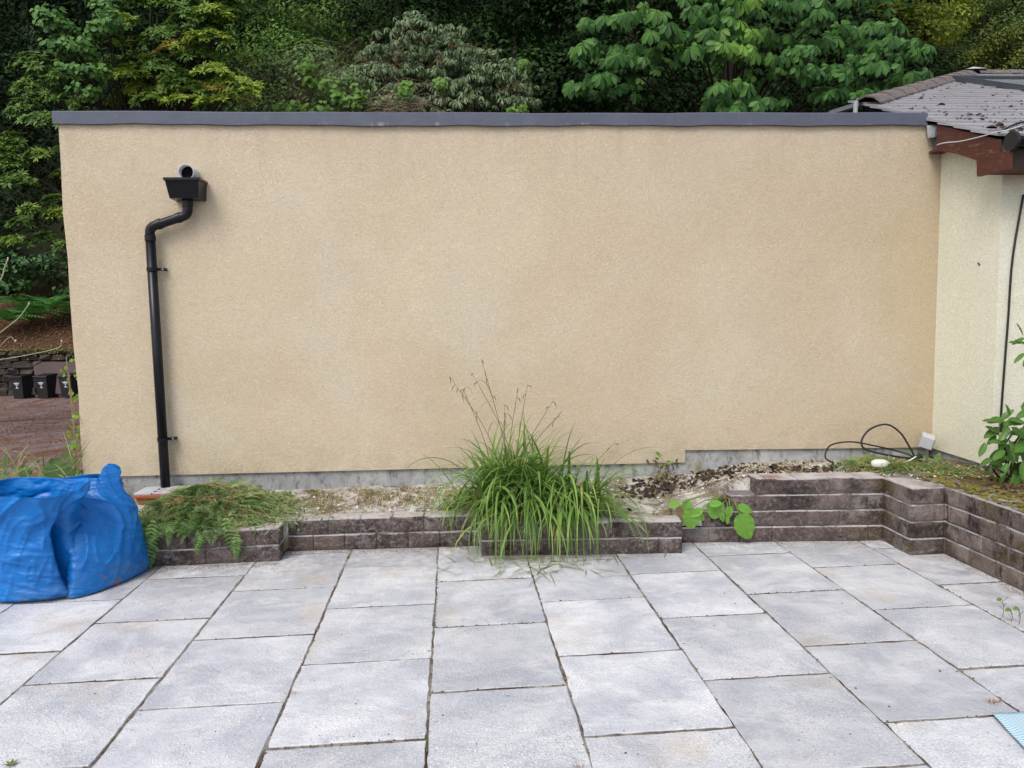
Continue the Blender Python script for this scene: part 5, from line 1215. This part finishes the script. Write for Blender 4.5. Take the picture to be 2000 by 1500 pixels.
# broad-leaved weed hanging over the edging
def broad_leaf(L, W, seed, parent, P0, tipd, nrm, mat=L_BROAD, name='leaf'):
    r = np.random.default_rng(seed); nu, nv = 12, 8; V = []; F = []
    tipd = np.array(tipd, float); tipd /= np.linalg.norm(tipd); nrm = np.array(nrm, float); nrm -= tipd*(nrm@tipd); nrm /= np.linalg.norm(nrm); yv = np.cross(nrm, tipd)
    for i_ in range(nu+1):
        u = i_/nu; w_ = W/2*max(.02, math.sin(pi*u**.85))**.6
        for j_ in range(nv+1):
            v = j_/nv*2-1; z = -.16*L*u*u+.10*W*abs(v)-.05*W*v*v + .008*W/.1*math.sin(u*26-abs(v)*5)*abs(v)*.6+r.uniform(-.0006, .0006)
            q = np.array(P0)+tipd*(L*u)+yv*(w_*v)+nrm*z; V.append(q)
    for i_ in range(nu):
        for j_ in range(nv): a_ = i_*(nv+1)+j_; F.append((a_, a_+nv+1, a_+nv+2, a_+1))
    o = ob(name, V, F, mat, parent, True); b = MB()      # pale midrib
    b.tube([np.array(P0)+tipd*(L*u)+nrm*(-.16*L*u*u+.0008) for u in np.linspace(0, .95, 7)], [.0016]*6+[.0006], 4, False); b.build('midrib', bpy.data.materials['green_stem'], o)
    return o
bw = thing('broad_leaved_weed', 'weed with broad oval bright green leaves drooping over the dark block wall', 'plant')
root = np.array([1.90, 5.02, .27])
for k, (px, py, L, W, tx, tz, ny) in enumerate([(1350, 992, .145, .125, .0, -1, -1), (1443, 1002, .20, .15, .45, -1, -1), (1399, 975, .14, .12, -.15, -1, -1), (1440, 988, .115, .065, .9, -.35, -.6), (1425, 988, .085, .06, -.1, -1, -1), (1328, 982, .09, .05, -.6, -.1, -.5), (1345, 975, .09, .06, -.3, -.7, -1), (1372, 995, .10, .06, -.7, -.3, -.8), (1408, 1000, .07, .045, .3, -1, -1), (1420, 1008, .06, .03, .1, -1, -1), (1360, 1000, .08, .05, .5, -.5, -1), (1385, 985, .09, .05, .8, .1, -.5)]):
    P0 = onY(px, py, 4.90-rng.uniform(0, .05)); broad_leaf(L, W, k, bw, P0, (tx, -.12, tz), (rng.uniform(-.25, .25), -1, .45))
    MB().tube(catmull([root+np.array([rng.uniform(-.05, .05), 0, 0]), (root+P0)/2+np.array([0, -.01, .04]), P0], 4), .0035, 5).build('stem', M_STEM, bw, True)
MB().tube(catmull([onY(1272, 975, 5.0), onY(1310, 974, 4.99), onY(1350, 982, 4.98)], 4), .003, 5).build('stem', M_STEM, bw)

# glossy shrub at the right edge
sh = thing('glossy_shrub', 'glossy-leaved rhododendron seedling at the right edge in front of the cream house', 'shrub')
s0 = onY(1962, 935, 4.62); s0[2] = .42; stems = [[s0, onY(1965, 890, 4.6), onY(1955, 850, 4.57), onY(1958, 825, 4.55)], [s0, onY(1975, 880, 4.65), onY(1992, 850, 4.66), onY(2010, 815, 4.66)], [s0, onY(1985, 910, 4.6), onY(2010, 900, 4.6)], [s0, onY(1940, 915, 4.5), onY(1975, 930, 4.5)]]
for s_ in stems: MB().tube(catmull(s_, 6), .007, 6).build('stem', M_BARK, sh, True)
lv = [(1945, 822, 160, .11, .03), (1950, 835, 200, .13, .05), (1950, 845, 140, .12, .045), (1960, 845, 255, .13, .055), (1945, 850, 215, .09, .035), (1955, 820, 60, .1, .04), (1965, 828, 20, .12, .045), (1975, 835, 330, .13, .055), (1970, 860, 290, .14, .06), (1985, 865, 250, .14, .06), (1990, 840, 10, .13, .05), (2000, 825, 150, .13, .05), (2005, 850, 230, .15, .06), (1925, 865, 235, .10, .04), (1990, 880, 300, .15, .06), (1962, 880, 200, .11, .045), (1968, 905, 230, .10, .04), (1975, 900, 290, .12, .05), (1985, 905, 330, .13, .05), (1960, 915, 255, .11, .045), (2000, 900, 260, .13, .05), (2010, 870, 180, .15, .06), (1995, 800, 60, .12, .05), (2015, 800, 190, .13, .05), (1980, 925, 250, .1, .04), (1995, 930, 200, .12, .05), (1972, 812, 110, .09, .035), (1935, 895, 200, .1, .035)]
for k, (px, py, an, L, W) in enumerate(lv):
    a_ = math.radians(an); broad_leaf(L, W, k+50, sh, onY(px, py, 4.58+rng.uniform(-.1, .06)), (math.cos(a_), -.25, math.sin(a_)*.9-.15), (rng.uniform(-.4, .4), -.7, .8), L_SHRUB)
for k in range(30):
    px, py = rng.uniform(1945, 2010), rng.uniform(815, 915); a_ = rng.uniform(2.6, 5.6); broad_leaf(rng.uniform(.09, .15), rng.uniform(.04, .06), k+800, sh, onY(px, py, 4.62+rng.uniform(-.06, .12)), (math.cos(a_), -.25, math.sin(a_)*.8), (rng.uniform(-.4, .4), -.7, .8), L_SHRUB)
for k in range(14):   # branch tips outside the frame
    px, py = rng.uniform(2010, 2150), rng.uniform(780, 930); a_ = rng.uniform(0, 2*pi); broad_leaf(.13, .05, k+90, sh, onY(px, py, 4.6+rng.uniform(-.15, .15)), (math.cos(a_), -.25, math.sin(a_)), (0, -.7, .8), L_SHRUB)
s2 = thing('leafy_twig', 'leafy twig reaching in at the right edge above the glossy shrub', 'twig')
for k, (px, py, an) in enumerate([(2000, 660, 200), (1995, 670, 170), (2000, 690, 215), (2005, 675, 150), (2010, 690, 240), (1998, 655, 120)]):
    a_ = math.radians(an); broad_leaf(.10, .03, k+150, s2, onY(px, py, 4.7), (math.cos(a_), -.2, math.sin(a_)), (0, -.7, .8), L_SHRUB)
MB().tube(catmull([onY(1998, 668, 4.7), onY(2030, 700, 4.7), onY(2060, 800, 4.66), onY(2040, 920, 4.62)], 5), .005, 5).build('stem', M_BARK, s2)

# small dark withered plant by the plinth step
wp = thing('withered_plant', 'small withered plant with dark brown leaves against the plinth step', 'plant')
for k in range(26):
    px, py = rng.normal(1290, 14), rng.normal(912, 12); a_ = rng.uniform(0, 2*pi); broad_leaf(rng.uniform(.03, .055), rng.uniform(.015, .03), k+200, wp, onY(px, min(py, 930), 5.68+rng.uniform(-.06, .05)), (math.cos(a_), -.3, math.sin(a_)), (rng.uniform(-1, 1), -.7, .6), M_DLEAF if k % 4 else L_RHODO)
for k in range(5): MB().tube(catmull([(1.62+k*.03, 5.66, soil_z(1.65, 5.66)), onY(1280+k*6, 915, 5.66), onY(1276+k*8, 902, 5.66)], 3), .0025, 4).build('stem', M_DRY, wp)

# dry weed between the lower bracket and the heap
dw = thing('dry_weed_stem', 'thin dry weed stem leaning on the wall right of the downpipe', 'plant')
b = MB(); b.tube(catmull([onY(361, 932, 5.70), onY(352, 900, 5.75), onY(345, 880, 5.77), onY(343, 868, 5.78), onY(333, 858, 5.78)], 5), .0016, 4)
for (p, q) in (((345, 876), (352, 866)), ((343, 870), (340, 862)), ((347, 880), (351, 877)), ((342, 866), (336, 868)), ((344, 872), (338, 878))): b.tube([onY(*p, 5.775), onY(*q, 5.77)], .0012, 3)
b.build('stem', M_DRY, dw)

# litter on the bed: chips, moss, dead leaves
def bed_pts(n, x0, x1, y0=None):
    x = rng.uniform(x0, x1, n); out = []
    for xx in x:
        yy = rng.uniform(front_y(xx)+.10 if xx < 2.9 else 4.75, 5.78); out.append((xx, yy, soil_z(xx, yy)+.003))
    return np.array(out)
T = bed_pts(2600, -2.6, 3.85); kind(cloud('rubble_chips', [lump], T, np.tile([0, 0, 1.], (len(T), 1)), rng.choice([.005, .008, .013], len(T), p=[.5, .35, .15]), M_CHIP, jn=.25), 'stuff')
T = bed_pts(900, .9, 3.9); T = T[((T[:, 0] > 1.2) | (T[:, 1] > 5.3)) & np.array([nz(p, 3, 5) > -.1 for p in T])]; kind(cloud('dead_leaves', [leaf_t(1, .6, .15, .3)], T, np.tile([0, 0, 1.], (len(T), 1)), rng.uniform(.01, .032, len(T)), M_DLEAF, jn=.55), 'stuff')
T = []
for k in range(620):
    c_ = [(1.75, 5.45, .16), (2.05, 5.38, .14), (2.35, 5.35, .13), (1.55, 5.62, .12), (1.35, 5.45, .12), (2.75, 5.3, .12), (2.0, 5.62, .2)][int(rng.integers(7))]; x, y = rng.normal(c_[0], c_[2]), rng.normal(c_[1], .12)
    if front_y(x)+.13 < y < 5.76: T.append((x, y, soil_z(x, y)+rng.uniform(0, .012)))
T = np.array(T); kind(cloud('leaf_debris', [leaf_t(1, .7, .2, .4), lump], T, np.tile([0, -.2, 1.], (len(T), 1)), rng.uniform(.008, .034, len(T)), M_DLEAF, jn=.8), 'stuff')
b = MB(); b2 = MB()
for k in range(7500):
    x = rng.uniform(-1.4, .6) if k % 4 else rng.uniform(1.6, 3.0); y = rng.uniform(front_y(x)+.2, 5.74)
    if nz((x, y, 0), 5.5, 3) < -.02: continue
    a_ = rng.uniform(0, 2*pi); h = rng.uniform(.008, .03); p = np.array([x, y, soil_z(x, y)]); d = np.array([math.cos(a_)*.6, math.sin(a_)*.6, 1])*h; s_ = np.array([-math.sin(a_), math.cos(a_), 0])*.003
    (b if k % 3 else b2).add([p-s_, p+s_, p+d], [(0, 1, 2)])
kind(b.build('moss_tufts', M_MOSS), 'stuff'); kind(b2.build('dry_grass_tufts', M_DRY), 'stuff')
T = []
for k in range(900):
    x = rng.uniform(3.18, 3.36); y = rng.uniform(0, 4.9); T.append((x, y, 4*CP+.002))
for k in range(500): T.append((rng.uniform(3.36, 3.9), rng.uniform(3.2, 5.0), .43))
T = np.array(T); kind(cloud('wall_top_moss', [lump], T, np.tile([0, 0, 1.], (len(T), 1)), rng.uniform(.008, .02, len(T)), M_MOSS, jn=.2), 'stuff')
T = np.array([(x, 4.3+rng.uniform(-1, .45), .435) for x in rng.uniform(3.4, 4.2, 500)]); kind(cloud('bark_litter', [leaf_t(1, .6, .15, .3)], T, np.tile([0, 0, 1.], (len(T), 1)), .03, plain('bark_chip', (.12, .06, .035), .9, .1, .5, 20), jn=.5), 'stuff')

# growth in the paving joints and crumbs along the wall foot
b = MB()
def tuft(b, x, y, n, h, spread):
    for k in range(n):
        a_ = rng.uniform(0, 2*pi); p = np.array([x+rng.normal(0, spread), y+rng.normal(0, spread*.35), -.006]); d = np.array([math.cos(a_)*.9, math.sin(a_)*.9, rng.uniform(.3, 1)])*h*rng.uniform(.4, 1); s_ = np.array([-math.sin(a_), math.cos(a_), 0])*.0016; b.add([p-s_, p+s_, p+d], [(0, 1, 2)])
for (px, py, n, h, sp2) in [(1105, 1326, 110, .02, .012), (570, 1357, 130, .024, .014), (430, 1382, 70, .014, .03), (250, 1324, 60, .014, .03), (165, 1326, 60, .014, .03), (1785, 1412-92, 0, .01, .01), (1590, 1478, 140, .02, .05), (1940, 1372, 150, .024, .02), (1795, 1256, 60, .018, .015), (1600, 1250, 60, .012, .05), (1760, 1183, 80, .014, .06), (150, 1490, 90, .02, .03), (600, 1299, 50, .016, .01), (755, 1294, 70, .014, .02), (1750, 1225, 50, .015, .02), (1285, 1268, 30, .01, .02), (1465, 1475, 40, .014, .02), (1890, 1283, 60, .014, .03), (1625, 1250, 60, .012, .05), (1130, 1498, 60, .02, .01), (1225, 1112, 60, .014, .02)]:
    p = onZ(px, py, 0); tuft(b, p[0], p[1], n, h, sp2)
for k in range(70):
    (x0, x1, y0) = joints[int(rng.integers(len(joints)))]
    if not (-2.4 < x0 < 3 and 1.6 < y0 < 4.6): continue
    if rng.random() < .65: tuft(b, rng.uniform(x0, x1), y0, int(rng.integers(20, 80)), .012, rng.uniform(.01, .05))
    else:
        yy = y0+rng.uniform(0, .67)
        for q in range(int(rng.integers(10, 50))): tuft(b, x0+rng.normal(0, .004), yy+rng.normal(0, .04), 1, .011, .002)
kind(b.build('joint_roots', M_DEADROOT), 'stuff')
T = []
for (x0, x1, y0) in joints:
    n = int(rng.integers(14, 60)) if rng.random() < .7 else 150
    for k in range(n):
        if rng.random() < .5: T.append((rng.uniform(x0, x1), y0+rng.normal(0, .006), .0))
        else: T.append((x0+rng.normal(0, .006), y0+rng.uniform(0, .67), .0))
T = np.array(T); T = T[T[:, 1] < 4.7]; T[:, 2] = -.0025; kind(cloud('joint_crumbs', [lump], T, np.tile([0, 0, 1.], (len(T), 1)), rng.uniform(.003, .0085, len(T)), plain('joint_crumb', (.13, .095, .065), .95, .1, .5, 30), jn=.2), 'stuff')
T = []
for k in range(2600):
    x = rng.uniform(-2.2, 2.93); y = front_y(x)-abs(rng.normal(0, .05))-.003; T.append((x, y, .001))
for k in range(900):
    y = rng.uniform(2.0, 4.5); T.append((3.16-abs(rng.normal(0, .03)), y, .001))
T = np.array(T); kind(cloud('wall_foot_crumbs', [lump], T, np.tile([0, 0, 1.], (len(T), 1)), rng.uniform(.002, .006, len(T)), plain('crumb', (.26, .2, .15), .95, .1, .5, 30), jn=.2), 'stuff')
T = np.stack([rng.uniform(-2.6, 3.1, 260), rng.uniform(1.8, 4.9, 260), np.full(260, .002)], 1); kind(cloud('patio_specks', [lump, leaf_t(1, .3, .1, .2)], T, np.tile([0, 0, 1.], (len(T), 1)), rng.uniform(.002, .0055, len(T)), M_DLEAF, jn=.2), 'stuff')
# fallen sedge blades on the slabs in front of the clump
fb = MB()
for k in range(80):
    px, py = rng.normal(1050, 75), rng.normal(1102, 12); p = onZ(px, max(py, 1090), .004); V, F = blade((p[0], p[1], .006), rng.uniform(0, 2*pi), .1, rng.uniform(.08, .26), 2, .006, 6); fb.add(V, F)
kind(fb.build('fallen_blades', plain('wilted_blade', (.20, .21, .08), .7, .2, .5, 18)), 'stuff')
# small weeds rooted in the joint by the right wall
wj = thing('joint_weed', 'two wiry weeds in the paving joint beside the right-hand block wall', 'plant')
for (px, py, hh) in ((1958, 1205, .10), (1975, 1215, .07), (1990, 1220, .09)):
    p = onZ(px, py, 0); b = MB(); b.tube(catmull([p, p+np.array([.005, 0, hh*.5]), p+np.array([-.01, 0, hh])], 4), .0016, 4)
    for q in range(4): z = hh*(.4+.15*q); b.tube([p+np.array([0, 0, z]), p+np.array([rng.uniform(-.03, .03), 0, z+.02])], .0012, 3)
    b.build('stem', M_BARK, wj)
    broad_leaf(.03, .02, 300, wj, p+np.array([-.01, 0, hh]), (-1, -.2, -.2), (0, -.6, .8), L_RHODO)
b = MB(); gw = onZ(22, 1496, 0)
tg = thing('joint_seedling', 'small green seedling in the joint at the lower left corner of the patio', 'plant')
for k in range(7): a_ = k*.9; broad_leaf(.026, .009, 400+k, tg, gw+np.array([0, 0, .005]), (math.cos(a_), math.sin(a_), .5), (0, 0, 1), L_RHODO)

# ---- weeds between patio and yard on the left
lw = thing('yellowing_climber', 'straggly climber with yellow and green leaves up the left corner of the building', 'climber')
for k in range(70):
    z = .4+rng.uniform(0, 1)**1.4*.95; x = XL-.02-abs(rng.normal(0, .03))-(.05 if z < .7 else 0)*rng.random(); a_ = rng.uniform(0, 2*pi)
    broad_leaf(rng.uniform(.02, .045), rng.uniform(.016, .034), 500+k, lw, (x, YW+rng.uniform(-.05, .1), z), (math.cos(a_), -.3, math.sin(a_)-.3), (rng.uniform(-.4, .4), -1, .4), L_YEL if k % 3 else L_BROAD)
for k in range(4): MB().tube(catmull([(XL-.06-.03*k, YW+.02, .0), (XL-.05, YW, .6), (XL-.03-.01*k, YW, 1.0+.12*k)], 5), .003, 4).build('stem', M_DRY, lw)
wd = thing('bigleaf_weeds', 'tangle of pale green weeds with one large round leaf behind the blue sacks', 'plants')
for k, (px, py, L, W, an) in enumerate([(115, 938, .17, .17, 95), (58, 932, .11, .09, 120), (80, 945, .10, .08, 60), (35, 950, .12, .05, 20), (20, 925, .12, .03, 200), (10, 915, .1, .04, 80), (75, 905, .06, .03, 90), (135, 910, .09, .07, 70), (140, 930, .08, .06, 100), (95, 950, .12, .05, 10), (50, 955, .14, .04, 170), (128, 895, .06, .05, 90), (0, 940, .12, .05, 60), (-30, 940, .12, .06, 60), (-60, 930, .1, .06, 100)]):
    a_ = math.radians(an); broad_leaf(L, W, 600+k, wd, onY(px, py, 5.75+rng.uniform(-.2, .2)), (math.cos(a_), -.2, math.sin(a_)), (.1, -.7, .7), L_WEED)
b = MB()
for k in range(230):
    px, py = rng.uniform(-120, 155), rng.uniform(900, 955); p = onY(px, py, 5.7+rng.uniform(-.35, .5)); p[2] = max(p[2], .12); V, F = blade(p, rng.uniform(0, 2*pi), rng.uniform(-.2, 1.2), rng.uniform(.12, .35), 3, rng.uniform(.004, .008), 6); b.add(V, F)
kind(b.build('grass', plain('straw_green', (.24, .26, .11), .7, .2, .5, 8), wd), 'stuff')
mb_ = MB(); mb_.add([(-6, 5.1, .2), (XL+.03, 5.1, .2), (XL+.03, 6.3, .13), (-6, 6.3, .13), (-6, 7.4, -.2), (XL+.03, 7.4, -.2)], [(0, 1, 2, 3), (3, 2, 5, 4)]); kind(mb_.build('earth_slope', M_SOIL), 'structure')
ls = thing('tall_wild_stems', 'long pale wild flower stems arching in from the left edge', 'plant')
for (pts, r_) in (([(-60, 700), (0, 650), (35, 622), (56, 595)], .0028), ([(-50, 640), (0, 548), (8, 525), (15, 507)], .004), ([(-60, 706), (0, 702), (50, 694), (112, 680), (120, 668)], .0022), ([(-20, 700), (0, 676), (20, 658), (30, 668)], .0018)):
    b = MB(); b.tube(catmull([onY(*p, 5.2) for p in pts], 6), r_, 5); b.build('stem', bpy.data.materials['pale_stem'] if 'pale_stem' in bpy.data.materials else plain('pale_stem', (.34, .36, .24), .7), ls, True)
    e_ = onY(*pts[-1], 5.2); b = MB(); b.tube([e_, e_+np.array([.002, 0, .008]), e_+np.array([.004, 0, .016])], [.003, .006, .003], 6); b.build('flower_bud', plain('bud', (.45, .46, .38), .8), ls)
for k in range(7): a_ = 1.0 if k % 2 else 3.0; broad_leaf(.03, .006, 700+k, ls, onY(0+k*2, 548-k*5, 5.2), (math.cos(a_), -.2, .5), (0, -1, .2), L_CUT)
print('objects', len(bpy.data.objects), 'tris', sum(len(m.polygons) for m in bpy.data.meshes))
